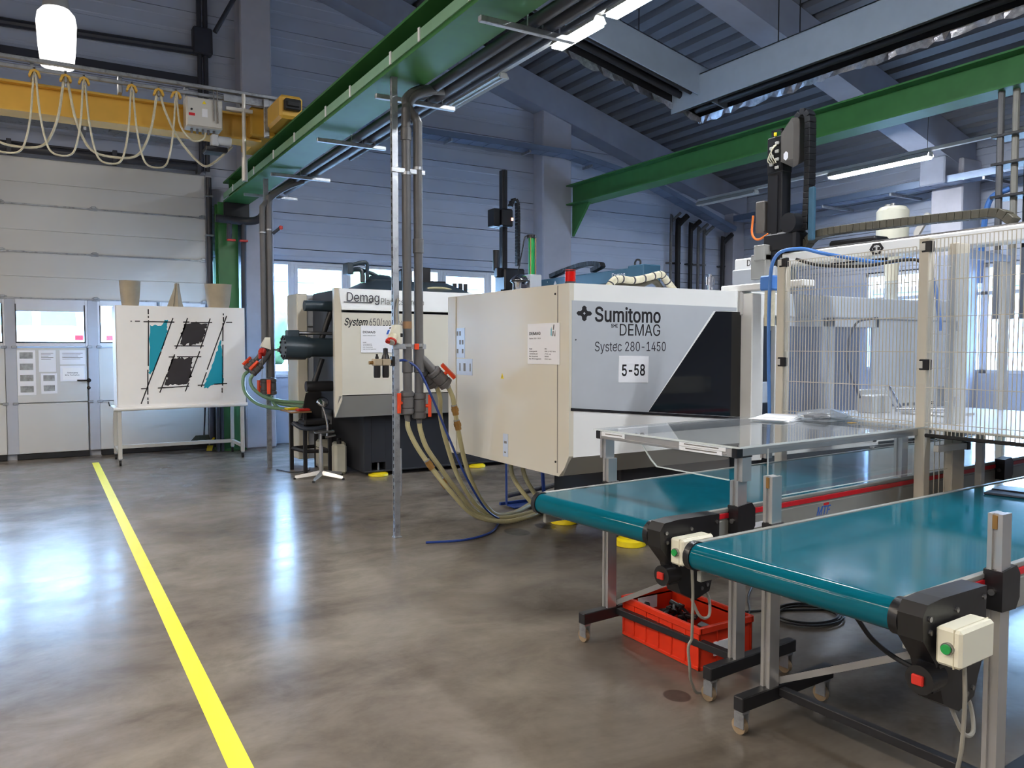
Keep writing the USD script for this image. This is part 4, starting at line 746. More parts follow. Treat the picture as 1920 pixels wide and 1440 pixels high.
# ================================================================== SERVICE POSTS, PIPES, VALVES, HOSES
def strut(x, y, z0, z1, w=.05, d=.04):
    ms = [prism(Polygon([(x - w / 2, y - d / 2), (x + w / 2, y - d / 2), (x + w / 2, y + d / 2), (x - w / 2, y + d / 2), (x - w / 2, y + d * .18), (x - w * .2, y + d * .18), (x - w * .2, y - d * .18), (x - w / 2, y - d * .18)]), 'z', z0, z1)]
    return ms
def slots(x, y, z0, z1, w=.05, d=.04):
    return [box(x - w / 2 - .001, x - w / 2 + .004, y - .008, y + .008, z, z + .03, 0) for z in np.arange(z0 + .05, z1 - .05, .06)]
P1 = T('service_post', 'perforated steel service post standing alone in front of the older machine', 'post', (2.535, 6.13, 0))
P1.part('upright', strut(2.535, 6.13, 0, 3.8), 'galv', smooth=False)
P1.part('slot_row', slots(2.535, 6.13, 0, 3.7), 'black_rubber', smooth=False, kind='stuff')
P1.part('foot_sleeve', [box(2.505, 2.57, 6.1, 6.16, 0, .012, .002), box(2.56, 2.575, 6.105, 6.155, .35, .75, .003)], 'galv')
for z, x1 in ((3.05, 2.80), (1.60, 2.80)): P1.part('clamp_rail', [box(2.5, x1, 6.10, 6.125, z - .02, z + .02, .003)], 'galv')
P1.part('black_clip', box(2.555, 2.585, 6.09, 6.12, 1.68, 1.71, .003), 'black_plastic')
P2 = T('service_post', 'grey steel service post beside the work bench by the column', 'post', (2.57, 10.5, 0))
P2.part('upright', strut(2.57, 10.55, 0, 3.78, .055, .045), 'galv', smooth=False)
def ball_valve(t, p, axis, r, L, mat='pvc_grey', hd=(0, -1, 0), hc='orange_red', hdir=None):
    p = np.asarray(p, float); ax = np.asarray(axis, float) / np.linalg.norm(axis)
    pr = [(r * 1.0, -L / 2), (r * 1.35, -L / 2 + .01), (r * 1.35, -L * .28), (r * 1.15, -L * .24), (r * 1.3, -L * .2), (r * 1.3, L * .2), (r * 1.15, L * .24), (r * 1.35, L * .28), (r * 1.35, L / 2 - .01), (r, L / 2)]
    v = t.part('valve_body', lathe(pr, p, ax, 24), mat)
    hd = np.asarray(hd, float); hd /= np.linalg.norm(hd); u = ax if hdir is None else np.asarray(hdir, float) / np.linalg.norm(hdir)
    q = p + hd * r * 2.0; s = np.cross(hd, u)
    hm = hull([q + u * a * L * .42 + s * b * r * .55 * c + hd * d for a, c in ((-1, .8), (1, 1)) for b in (-1, 1) for d in (-r * .25, r * .35)])
    t.part('valve_handle', [hm, cyl(p + hd * r * .9, q, r * .35, n=12)], hc, v, label='orange valve handle' if hc == 'orange_red' else 'red valve handle')
W1 = T('water_pipe', 'left grey water pipe dropping down the front service post', 'pipe', (2.64, 6.13, 1.1))
W1.part('pipe_run', tube([(2.64, 6.13, 1.22), (2.64, 6.13, 2.4), (2.64, 6.13, 3.45), (2.645, 6.14, 3.55), (2.68, 6.16, 3.62), (2.75, 6.17, 3.7), (2.93, 6.18, 3.78)], .038, 16, 5), 'pvc_grey')
W1.part('band', [cyl((2.64, 6.13, 1.75), (2.64, 6.13, 1.81), .0395), ], 'wood')
parts(W1, 'pipe_clamp', [cyl((2.64, 6.13, z), (2.64, 6.13, z + .025), .043) for z in (3.02, 1.6)], 'galv')
parts(W1, 'coupling', [lathe([(.038, 0), (.045, .005), (.045, .1), (.038, .105)], (2.64, 6.13, z)) for z in (1.38, 3.3)], 'pvc_grey')
ball_valve(W1, (2.635, 6.13, 1.13), (0, 0, 1), .042, .2, hd=(-1, -.2, 0))
W1.part('hose_tail', [cyl((2.635, 6.13, 1.03), (2.64, 6.13, .97), .026, .022)], 'pvc_grey')
W2 = T('water_pipe', 'right grey water pipe of the front service post with a branch valve', 'pipe', (2.75, 6.1, 1.1))
W2.part('pipe_run', tube([(2.745, 6.13, 1.2), (2.745, 6.13, 2.4), (2.745, 6.13, 3.38), (2.745, 6.13, 3.45), (2.73, 6.14, 3.5), (2.67, 6.15, 3.58), (2.665, 6.17, 3.66), (2.8, 6.2, 3.76), (3.06, 6.22, 3.8)], .038, 16, 5), 'pvc_grey')
parts(W2, 'coupling', [lathe([(.038, 0), (.046, .005), (.046, a), (.038, a + .005)], (2.745, 6.13, z)) for z, a in ((2.38, .12), (1.38, .2))], 'pvc_grey')
parts(W2, 'pipe_clamp', [cyl((2.745, 6.13, z), (2.745, 6.13, z + .025), .043) for z in (3.07, 1.6)], 'galv')
W2.part('clamp_marker', box(2.69, 2.73, 6.085, 6.1, 1.575, 1.625, .003), 'orange_red')
ball_valve(W2, (2.745, 6.13, 1.1), (0, 0, 1), .044, .22, hd=(.9, -.5, 0))
W2.part('hose_tail', [cyl((2.745, 6.13, 1.0), (2.745, 6.13, .95), .026, .022)], 'pvc_grey')
W2.part('branch', [tube([(2.745, 6.13, 1.52), (2.80, 6.12, 1.47), (2.87, 6.1, 1.39)], .037, 14, 5)], 'pvc_grey')
ball_valve(W2, (2.92, 6.09, 1.335), (.72, -.05, -.7), .046, .19, hd=(.6, -.5, .6))
ball_valve(W2, (2.86, 6.19, 1.33), (.72, -.05, -.7), .044, .18, hd=(0, 1, .1))
W2.part('hose_tail', [cyl((2.98, 6.085, 1.275), (3.0, 6.085, 1.25), .024), cyl((2.92, 6.18, 1.27), (2.935, 6.18, 1.25), .024)], 'galv')
def hose(name, label, P, r, mat, n=10, sm=8): solo(name, tube(P, r, n, sm), mat, label, 'hose')
hose('water_hose', 'beige hose from the left valve of the front service post', [(2.637, 6.13, .98), (2.645, 6.12, .9), (2.72, 6.1, .74), (2.84, 6.05, .55), (2.98, 6.0, .36), (3.2, 6.0, .14), (3.5, 6.02, .045), (3.8, 6.1, .035), (4.15, 6.3, .035), (4.4, 6.5, .05)], .021, 'hose_beige')
hose('water_hose', 'beige hose from the right valve of the front service post', [(2.745, 6.13, .96), (2.755, 6.12, .88), (2.80, 6.1, .74), (2.92, 6.08, .56), (3.06, 6.07, .37), (3.3, 6.1, .12), (3.6, 6.14, .045), (3.95, 6.25, .04), (4.3, 6.42, .05)], .021, 'hose_beige')
hose('water_hose', 'beige hose hanging from the back branch valve of the front service post', [(2.935, 6.18, 1.25), (2.965, 6.18, 1.15), (2.97, 6.18, .98), (3.04, 6.2, .74), (3.15, 6.2, .45), (3.35, 6.2, .16), (3.6, 6.25, .04), (3.9, 6.4, .035), (4.2, 6.6, .06)], .020, 'hose_beige')
hose('water_hose', 'beige hose with brass couplings hanging from the front branch valve', [(3.0, 6.085, 1.25), (3.04, 6.085, 1.16), (3.06, 6.085, 1.05), (3.1, 6.09, .85), (3.17, 6.1, .58), (3.3, 6.12, .3), (3.52, 6.2, .08), (3.8, 6.32, .04), (4.1, 6.5, .05)], .020, 'hose_beige')
for lb, ps in (('brass couplings in the left hoses near the floor', [(2.80, 6.055, .61), (2.92, 6.03, .445)]), ('brass couplings in the hose of the front branch valve', [(3.06, 6.085, 1.06), (3.085, 6.088, .93)])):
    t = T('hose_coupling', lb, 'coupling', ps[0])
    for a in ps:
        d = np.array([.5, -.12, -.8]) if a[2] < .8 else np.array([.22, .03, -.97]); d /= np.linalg.norm(d); a = np.array(a)
        t.part('coupling_body', [cyl(a - d * .03, a + d * .05, .027), cyl(a - d * .01, a + d * .02, .032, n=6)], 'brass')
        t.part('hose_clip', cyl(a - d * .04, a - d * .028, .026), 'galv')
hose('water_hose', 'upper beige hose looping out under the white machine', [(3.8, 6.15, .62), (3.78, 6.12, .45), (3.85, 6.02, .25), (4.05, 6.02, .1), (4.3, 6.15, .06), (4.45, 6.3, .1)], .021, 'hose_beige')
hose('water_hose', 'lower beige hose looping out under the white machine', [(3.7, 6.2, .62), (3.68, 6.15, .42), (3.78, 6.0, .2), (4.0, 6.03, .05), (4.25, 6.2, .04), (4.5, 6.4, .06)], .021, 'hose_beige')
hose('air_hose', 'dark blue air hose from the regulator down to the floor and back', [(2.56, 6.13, 1.485), (2.62, 6.1, 1.48), (2.72, 6.07, 1.4), (2.83, 6.03, 1.15), (2.95, 6.0, .85), (3.1, 5.97, .5), (3.3, 6.0, .2), (3.5, 6.1, .06), (3.68, 6.35, .02), (3.66, 6.4, .015), (3.5, 6.1, .012), (3.25, 5.82, .012), (2.95, 5.72, .012), (2.65, 5.8, .012)], .010, 'hose_blue', 8)
# CEE socket and air regulator on the front post
t = T('power_socket', 'white and yellow industrial socket with a red lid on the front service post', 'socket', (2.48, 6.08, 1.66))
t.part('socket_body', hull([(2.50, 6.05, 1.78), (2.545, 6.05, 1.78), (2.50, 6.12, 1.78), (2.545, 6.12, 1.78), (2.47, 6.05, 1.66), (2.545, 6.05, 1.62), (2.47, 6.12, 1.66), (2.545, 6.12, 1.62), (2.50, 6.05, 1.64), (2.47, 6.03, 1.7)]), 'box_cream')
d = np.array([-.45, -.5, -.74]); d /= np.linalg.norm(d); c = np.array([2.475, 6.05, 1.665])
t.part('socket_ring', [cyl(c - d * .03, c + d * .02, .04)], 'strap_cream'); t.part('socket_lid', [cyl(c + d * .022, c + d * .035, .042), cyl(c + d * .03 + [-.03, 0, .01], c + d * .05 + [-.03, 0, .01], .02)], 'red_valve')
t.part('socket_mouth', cyl(c + d * .035, c + d * .045, .03), 'alu_white')
t.part('supply_cable', tube([(2.53, 6.08, 1.78), (2.53, 6.085, 1.9), (2.545, 6.09, 2.0)], .008, 8, 5), 'cable_grey')
t = T('air_regulator', 'two-bowl compressed air regulator on the front service post', 'air regulator', (2.4, 6.1, 1.4))
for x in (2.365, 2.44):
    t.part('head_block', box(x - .035, x + .035, 6.08, 6.15, 1.445, 1.50, .006), 'brass' if False else 'beige_sheet')
    t.part('bowl', lathe([(.024, 1.345), (.028, 1.36), (.028, 1.445)], (x, 6.115, 0), n=20), 'black_plastic')
t.part('adjust_knob', lathe([(.034, 1.5), (.026, 1.53), (.02, 1.54), (.02, 1.585), (.001, 1.59)], (2.44, 6.115, 0), n=20), 'black_plastic')
t.part('oil_knob', [cyl((2.365, 6.115, 1.5), (2.365, 6.115, 1.52), .014), cyl((2.365, 6.115, 1.52), (2.365, 6.115, 1.54), .009)], 'black_plastic')
t.part('nipple', [cyl((2.33, 6.115, 1.47), (2.295, 6.115, 1.468), .015, n=6), cyl((2.475, 6.115, 1.475), (2.52, 6.12, 1.475), .012)], 'brass')
t.part('mount_block', box(2.49, 2.515, 6.09, 6.15, 1.44, 1.52, .004), 'black_plastic')
# rear post
W3 = T('water_pipe', 'dark water pipe pair on the rear service post beside the column', 'pipe', (2.5, 10.45, 1))
W3.part('pipe_run', tube([(2.50, 10.46, 1.55), (2.50, 10.46, 2.5), (2.50, 10.46, 3.3), (2.52, 10.46, 3.42), (2.7, 10.46, 3.6), (2.93, 10.46, 3.78)], .036, 14, 5), 'pvc_grey')
W3.part('pipe_run', tube([(2.585, 10.46, 1.2), (2.585, 10.46, 2.5), (2.585, 10.46, 3.45), (2.62, 10.46, 3.55), (2.85, 10.46, 3.7), (3.06, 10.46, 3.8)], .042, 14, 5), 'pvc_grey')
parts(W3, 'pipe_clamp', [cyl((x, 10.46, z), (x, 10.46, z + .02), .047) for x, z in ((2.5, 3.06), (2.585, 3.1))], 'galv')
W3.part('drain_cock', [cyl((2.62, 10.42, 3.06), (2.70, 10.38, 3.13), .02)], 'machine_dark'); W3.part('drain_handle', box(2.69, 2.73, 10.34, 10.4, 3.11, 3.16, .006), 'red_valve')
W3.part('branch', [tube([(2.56, 10.44, 1.52), (2.48, 10.42, 1.42), (2.42, 10.4, 1.35)], .034, 12, 5), tube([(2.5, 10.5, 1.55), (2.44, 10.5, 1.47), (2.38, 10.5, 1.4)], .032, 12, 5)], 'pvc_grey')
ball_valve(W3, (2.38, 10.39, 1.31), (-.7, 0, -.7), .040, .17, hd=(-.5, -.6, .6))
ball_valve(W3, (2.33, 10.5, 1.36), (-.7, 0, -.7), .038, .16, hd=(-.6, -.3, .7))
ball_valve(W3, (2.585, 10.46, 1.08), (0, 0, 1), .048, .22, hd=(-.5, -.8, 0))
ball_valve(W3, (2.50, 10.5, 1.08), (0, 0, 1), .038, .2, hd=(-1, -.3, 0))
t = T('power_socket', 'white industrial socket with a red lid on the rear service post', 'socket', (2.5, 10.38, 1.6))
t.part('socket_body', hull([(2.50, 10.38, 1.72), (2.56, 10.38, 1.72), (2.44, 10.36, 1.6), (2.56, 10.36, 1.56), (2.50, 10.45, 1.72), (2.56, 10.45, 1.72), (2.44, 10.45, 1.6), (2.56, 10.45, 1.56)]), 'box_cream')
t.part('socket_lid', [cyl((2.46, 10.37, 1.56), (2.44, 10.34, 1.5), .045), box(2.4, 2.44, 10.33, 10.37, 1.44, 1.56, .01)], 'red_valve')
t.part('pull_cord', cyl((2.45, 10.36, 1.46), (2.44, 10.36, 1.2), .004, n=6), 'cable_grey')
t = T('tap_stub', 'small steel tap on a stub right of the rear service post', 'tap', (2.7, 10.4, 1.55))
t.part('stub', [cyl((2.62, 10.44, 1.56), (2.80, 10.4, 1.555), .012), box(2.66, 2.70, 10.38, 10.44, 1.53, 1.58, .004)], 'steel')
for lb, P in (('green hose from the rear valve, leftmost loop beside the banner', [(2.30, 10.5, 1.28), (2.24, 10.48, 1.22), (2.23, 10.47, 1.1), (2.27, 10.46, .98), (2.4, 10.44, .86), (2.6, 10.4, .8), (2.85, 10.3, .78), (3.05, 10.2, .76)]),
              ('green hose from the rear valve, right loop', [(2.34, 10.38, 1.25), (2.3, 10.38, 1.17), (2.34, 10.38, 1.06), (2.48, 10.38, .95), (2.7, 10.38, .89), (3.0, 10.3, .86)]),
              ('green hose from the lower rear valve, lowest one', [(2.585, 10.46, .96), (2.6, 10.45, .88), (2.68, 10.42, .79), (2.85, 10.36, .76), (3.1, 10.3, .78)]),
              ('green hose from the lower rear valve, upper one', [(2.5, 10.5, .97), (2.55, 10.48, .93), (2.7, 10.42, .85), (2.95, 10.32, .81)])):
    hose('cooling_hose', lb, P, .022, 'hose_green', 9)
solo('floor_cable', tube([(2.6, 10.3, .01), (2.7, 10.0, .01), (2.9, 9.95, .012), (3.0, 10.2, .012)], .008, 7, 8), 'cable_dark', 'thin black cable on the floor by the rear service post', 'cable')
# black pipe elbows under the beam end
t = T('pipe_elbow', 'dark pipe elbow below the end of the first green crane beam', 'pipe', (2.6, 12.4, 3.5))
t.part('elbow', tube([(2.3, 12.5, 3.52), (2.7, 12.45, 3.5), (2.88, 12.3, 3.52), (2.93, 12.1, 3.62), (2.93, 11.8, 3.8)], .06, 12, 5), 'dark_pipe')
t.part('drop', [tube([(2.7, 12.45, 3.5), (2.7, 12.5, 2.9), (2.7, 12.55, 1.4)], .04, 12, 4), tube([(2.5, 12.5, 3.5), (2.5, 12.55, 3.2)], .04, 12, 0)], 'dark_pipe')
parts(t, 'drop_handle', [box(x - .06, x + .06, 12.36, 12.42, 3.18, 3.21, .006) for x in (2.50, 2.68)], 'red_valve')
# ================================================================== BANNER TABLE, BROOM, BENCH, STOOL, CHAIR
tb = T('rolling_table', 'white steel rolling table with castors carrying the banner board', 'table', (1.68, 12.05, 0))
tb.part('table_top', [box(.84, 2.53, 11.69, 12.5, .745, .775, .008)], 'banner_white')
tb.part('rounded_edge', tube([(.82, 11.69, .765), (2.545, 11.69, .775)], .026, 14, 0), 'banner_white')
for x, y in ((.89, 11.74), (2.48, 11.74), (.89, 12.45), (2.48, 12.45)):
    tb.part('leg', box(x - .025, x + .025, y - .025, y + .025, .09, .75, .004), 'alu_white')
    c = tb.part('castor', [box(x - .02, x + .02, y - .022, y + .022, .075, .1, .003)], 'galv')
    tb.part('castor_wheel', [cyl((x - .012, y + .01, .038), (x + .012, y + .01, .038), .038)], 'black_rubber', c)
for a in ((.89, .89, 11.74, 12.45), (2.48, 2.48, 11.74, 12.45), (.89, 2.48, 12.42, 12.48)):
    tb.part('cross_bar', box(a[0] - .02, a[1] + .02, a[2] - .01, a[3] + .01, .15, .2, .004), 'alu_white')
bn = T('banner_board', 'white banner board with a teal and black sketched H logo', 'banner', (1.7, 11.72, .78))
bn.part('board', [box(.865, 2.52, 11.70, 11.74, .79, 2.15, .004)], 'banner_white')
bn.part('side_return', [box(2.512, 2.526, 11.70, 12.2, .79, 2.15, .003), box(.862, .876, 11.70, 12.2, .79, 2.15, .003), box(.865, 2.52, 12.18, 12.2, .79, 2.15, .003), box(.865, 2.52, 11.72, 12.2, 2.135, 2.15, .003)], 'banner_white')
def bp(px, py):        # banner artwork: pixels of the sketch on the sheet to sheet metres
    return (.865 + (px - 218) / 239 * 1.655, .79 + (765 - py - (457 - px) * .02) / 190 * 1.35)
def wob(P, a=.012, seed=1, n=16):
    rg = np.random.default_rng(seed); P = np.array([bp(*p) for p in P]); out = []
    for k in range(len(P)):
        A, B = P[k], P[(k + 1) % len(P)]
        for s in np.arange(n) / n: out.append(A + (B - A) * s + rg.normal(0, a, 2) * (0.3 + math.sin(s * math.pi)))
    return Polygon(out).buffer(.006).buffer(-.003)
YB0 = 11.6995
bn.part('teal_shape', art(wob([(279, 607), (299, 608), (306, 597), (311, 598), (309, 607), (307, 625), (300, 650), (288, 680), (277, 700), (275, 690)], .007, 2, 6), 'S', 0, YB0, 0, .002), 'print_teal', smooth=False)
bn.part('teal_shape', art(wob([(410, 636), (412, 660), (412, 700), (414, 722), (395, 724), (377, 731), (385, 705), (400, 665)], .007, 3, 6), 'S', 0, YB0, 0, .002), 'print_teal', smooth=False)
bn.part('black_block', art(wob([(341, 605), (384, 604), (374, 640), (360, 645), (333, 644)], .010, 4, 12), 'S', 0, YB0, 0, .002), 'print_charcoal', smooth=False)
bn.part('black_block', art(wob([(317, 672), (356, 670), (352, 700), (345, 720), (303, 722), (310, 695)], .010, 5, 12), 'S', 0, YB0, 0, .002), 'print_charcoal', smooth=False)
strokes = [[(276, 577), (276, 585)], [(276, 590), (276, 592)], [(276, 598), (274, 683)], [(273, 692), (272, 738)], [(272, 745), (272, 748)], [(272, 752), (272, 756)], [(245, 599), (246, 599)], [(253, 599), (260, 599)], [(268, 600), (286, 600)], [(286, 600), (322, 601)], [(320, 594), (299, 652)], [(297, 658), (275, 715), (260, 755)], [(261, 727), (270, 727)],
           [(340, 601), (350, 601)], [(347, 594), (341, 613), (325, 652)], [(354, 602), (393, 602)], [(390, 595), (379, 630), (371, 652)], [(323, 647), (332, 647)], [(334, 647), (376, 648)], [(312, 668), (322, 668)], [(327, 668), (371, 669)], [(322, 664), (310, 694)], [(369, 659), (349, 710)], [(307, 702), (294, 735)], [(291, 727), (347, 726)], [(347, 720), (341, 735)],
           [(422, 590), (383, 694)], [(381, 701), (371, 728)], [(416, 585), (416, 587)], [(416, 592), (416, 600)], [(415, 604), (414, 638)], [(414, 647), (412, 727)], [(411, 733), (411, 736)], [(411, 738), (411, 741)], [(422, 602), (432, 602)], [(365, 725), (377, 725)], [(395, 724), (420, 724)]]
bn.part('sketch_lines', [art(LineString([bp(*p) for p in s]).buffer(.0075), 'S', 0, YB0, 0, .002) for s in strokes], 'print_charcoal', smooth=False, kind='stuff', label='black sketched outline strokes')
# three beige mouldings on the board
def shell(prof_b, prof_t, z0, z1):
    b = np.array(prof_b); tt = np.array(prof_t); n = len(b); V = []
    for s in np.linspace(0, 1, 7):
        p = b + (tt - b) * (s ** .7); V.append(np.c_[p, np.full(n, z0 + (z1 - z0) * s)])
    V = np.array(V); f = []
    for k in range(6):
        i = np.arange(n - 1); f.append(np.c_[k * n + i, k * n + i + 1, (k + 1) * n + i + 1]); f.append(np.c_[k * n + i, (k + 1) * n + i + 1, (k + 1) * n + i])
    v = V.reshape(-1, 3); f = np.vstack(f); w = v + [0, .006, 0]
    m = tri(np.vstack([v, w]), np.vstack([f, f[:, ::-1] + len(v)])); return m
solo('plastic_moulding', shell([(1.0, 12.0), (.96, 11.86), (1.02, 11.80), (1.12, 11.82), (1.17, 11.9)], [(.95, 12.02), (.93, 11.85), (1.0, 11.77), (1.12, 11.77), (1.2, 11.9)], 2.15, 2.49), 'beige_sheet', 'beige curved plastic moulding standing on the banner board, leftmost of three', 'moulding', 'beige mouldings on the banner board', smooth=True)
t = solo('plastic_moulding', [hull([(1.52, 11.86, 2.15), (1.6, 11.86, 2.15), (1.64, 11.86, 2.48), (1.655, 11.87, 2.49), (1.55, 11.88, 2.15)]), shell([(1.6, 11.9), (1.66, 11.82), (1.74, 11.88)], [(1.63, 11.9), (1.66, 11.86), (1.69, 11.9)], 2.15, 2.48)], 'beige_sheet', 'beige folded tent-like plastic moulding, middle of three on the banner board', 'moulding', 'beige mouldings on the banner board')
solo('plastic_moulding', shell([(2.08, 11.95), (2.1, 11.84), (2.22, 11.80), (2.34, 11.84), (2.36, 11.95)], [(2.04, 12.0), (2.06, 11.82), (2.22, 11.76), (2.38, 11.82), (2.4, 12.0)], 2.15, 2.49), 'beige_sheet', 'beige flared plastic moulding, rightmost of three on the banner board', 'moulding', 'beige mouldings on the banner board', smooth=True)
t = T('broom', 'black and yellow broom leaning behind the banner table', 'broom', (2.1, 12.75, 0))
t.part('handle', cyl((2.13, 12.8, .2), (2.22, 12.88, 1.6), .012), 'black_plastic'); t.part('brush_head', [hull([(1.95, 12.74, .16), (2.22, 12.74, .14), (1.95, 12.86, .16), (2.22, 12.86, .14), (2.02, 12.76, .24), (2.2, 12.76, .24), (2.02, 12.84, .24), (2.2, 12.84, .24)])], 'bristle')
t.part('dustpan', [hull([(2.14, 12.68, .01), (2.22, 12.66, .01), (2.16, 12.7, .09), (2.24, 12.68, .09)]), hull([(2.17, 12.68, .14), (2.25, 12.66, .22), (2.2, 12.69, .12), (2.27, 12.67, .2)])], 'broom_yellow')
t = T('dark_panels', 'dark panels standing on edge beside the green column behind the banner table', 'panel', (2.35, 12.6, 0))
for x in (2.28, 2.34): t.part('panel', box(x, x + .04, 12.55, 12.66, 0, .78, .004), 'machine_dark')
bc = T('workshop_chair', 'black square-tube workshop chair with a small side board beside the older machine', 'chair', (3.0, 10.0, 0))
bc.part('side_board', box(2.66, 2.92, 9.80, 10.33, .77, .79, .004), 'wood')
LG = ((2.78, 10.25), (2.84, 9.84), (3.12, 9.72), (3.12, 10.3))
for x, y in LG: bc.part('leg', box(x - .022, x + .022, y - .022, y + .022, 0, .77 if x < 3 else .62, .003), 'black_metal')
for k, (i, j) in enumerate(((0, 1), (1, 2), (0, 3), (2, 3))):
    for z in (.28, .60): bc.part('stretcher', cyl((LG[i][0], LG[i][1], z), (LG[j][0], LG[j][1], z), .024, n=4), 'black_metal')
bc.part('seat', box(2.80, 3.13, 9.72, 10.02, .62, .68, .02), 'seat_black')
bc.part('backrest', hull([(2.86, 10.04, .68), (3.12, 10.04, .66), (2.91, 10.04, .98), (2.97, 10.04, 1.03), (3.11, 10.04, 1.02), (2.86, 10.09, .68), (3.12, 10.09, .66), (2.93, 10.10, 1.0), (3.11, 10.10, 1.0)]), 'seat_black')
for nm, lb, c, x, y, z in (('yellow_cloth', 'yellow cloth lying on the side board of the workshop chair', 'broom_yellow', 2.76, 10.14, .79), ('red_box', 'small dull red box on the side board of the workshop chair', 'red_valve', 2.83, 9.89, .79)):
    solo(nm, box(x - .08, x + .08, y - .07, y + .07, z, z + .03, .012), c, lb, nm.split('_')[1])
solo('hose_piece', tube([(2.66, 9.72, .66), (2.74, 9.64, .60), (2.9, 9.62, .585), (3.06, 9.64, .60)], .026, 10, 6), 'machine_dark', 'thick blue-grey hose piece curving in front of the workshop chair seat', 'hose')
st = T('work_stand', 'aluminium star-foot stand with a chrome round head in front of the workshop chair', 'stand', (2.90, 9.4, 0))
for k in range(5):
    a = math.radians(20 + 72 * k); e = (2.90 + .31 * math.cos(a), 9.38 + .31 * math.sin(a))
    st.part('base_arm', hull([(2.90 + .03 * math.sin(a), 9.38 - .03 * math.cos(a), .05), (2.90 - .03 * math.sin(a), 9.38 + .03 * math.cos(a), .05), (2.90, 9.38, .10), (e[0], e[1], .045), (e[0] + .012 * math.sin(a), e[1] - .012 * math.cos(a), .012), (e[0] - .012 * math.sin(a), e[1] + .012 * math.cos(a), .012), (2.90, 9.38, .04)]), 'alu')
    st.part('foot_cap', cyl((e[0], e[1], 0), (e[0], e[1], .02), .016, n=10), 'black_rubber')
st.part('column', [cyl((2.90, 9.38, .05), (2.90, 9.38, .40), .026), cyl((2.90, 9.38, .38), (2.90, 9.38, .56), .015)], 'alu')
st.part('seat_bracket', [box(2.82, 3.06, 9.34, 9.42, .55, .58, .006), cyl((2.95, 9.36, .5), (3.07, 9.34, .52), .012)], 'steel')
st.part('lever_tube', tube([(2.98, 9.4, .5), (2.99, 9.4, .6), (2.97, 9.4, .75), (2.93, 9.4, .88)], .012, 8, 6), 'chrome')
st.part('round_head', [lathe([(.001, -.02), (.05, -.015), (.075, 0), (.05, .015), (.001, .02)], (2.93, 9.38, .93), (0, -.8, .6))], 'chrome', smooth=True)
# ================================================================== FLOOR TAPE
solo('floor_marking', prism(Polygon([(.575, -8), (.66, -8), (.66, 12.25), (.575, 12.25)]), 'z', .0005, .0015), 'yellow_tape', 'yellow safety line taped along the floor', 'floor marking', smooth=False)
# ================================================================== CONVEYORS
def slot_post(x, y, z0, z1, w=.062, d=.046):
    g = .008
    P = Polygon([(x - w / 2, y - d / 2), (x + w / 2, y - d / 2), (x + w / 2, y - g), (x + w / 2 - .01, y - g), (x + w / 2 - .01, y + g), (x + w / 2, y + g), (x + w / 2, y + d / 2), (x - w / 2, y + d / 2), (x - w / 2, y + g), (x - w / 2 + .01, y + g), (x - w / 2 + .01, y - g), (x - w / 2, y - g)])
    return prism(P, 'z', z0, z1)
def castor(t, x, y, z, parent, yaw=0, wm='wheel_tan'):
    c = t.part('castor', [box(x - .022, x + .022, y - .02, y + .02, z - .012, z, .002), box(x - .018, x - .014, y - .02, y + .03, .03, z - .01, .002), box(x + .014, x + .018, y - .02, y + .03, .03, z - .01, .002)], 'galv', parent)
    t.part('castor_wheel', [cyl((x - .011, y + .012, .035), (x + .011, y + .012, .035), .035, n=20)], wm, None)
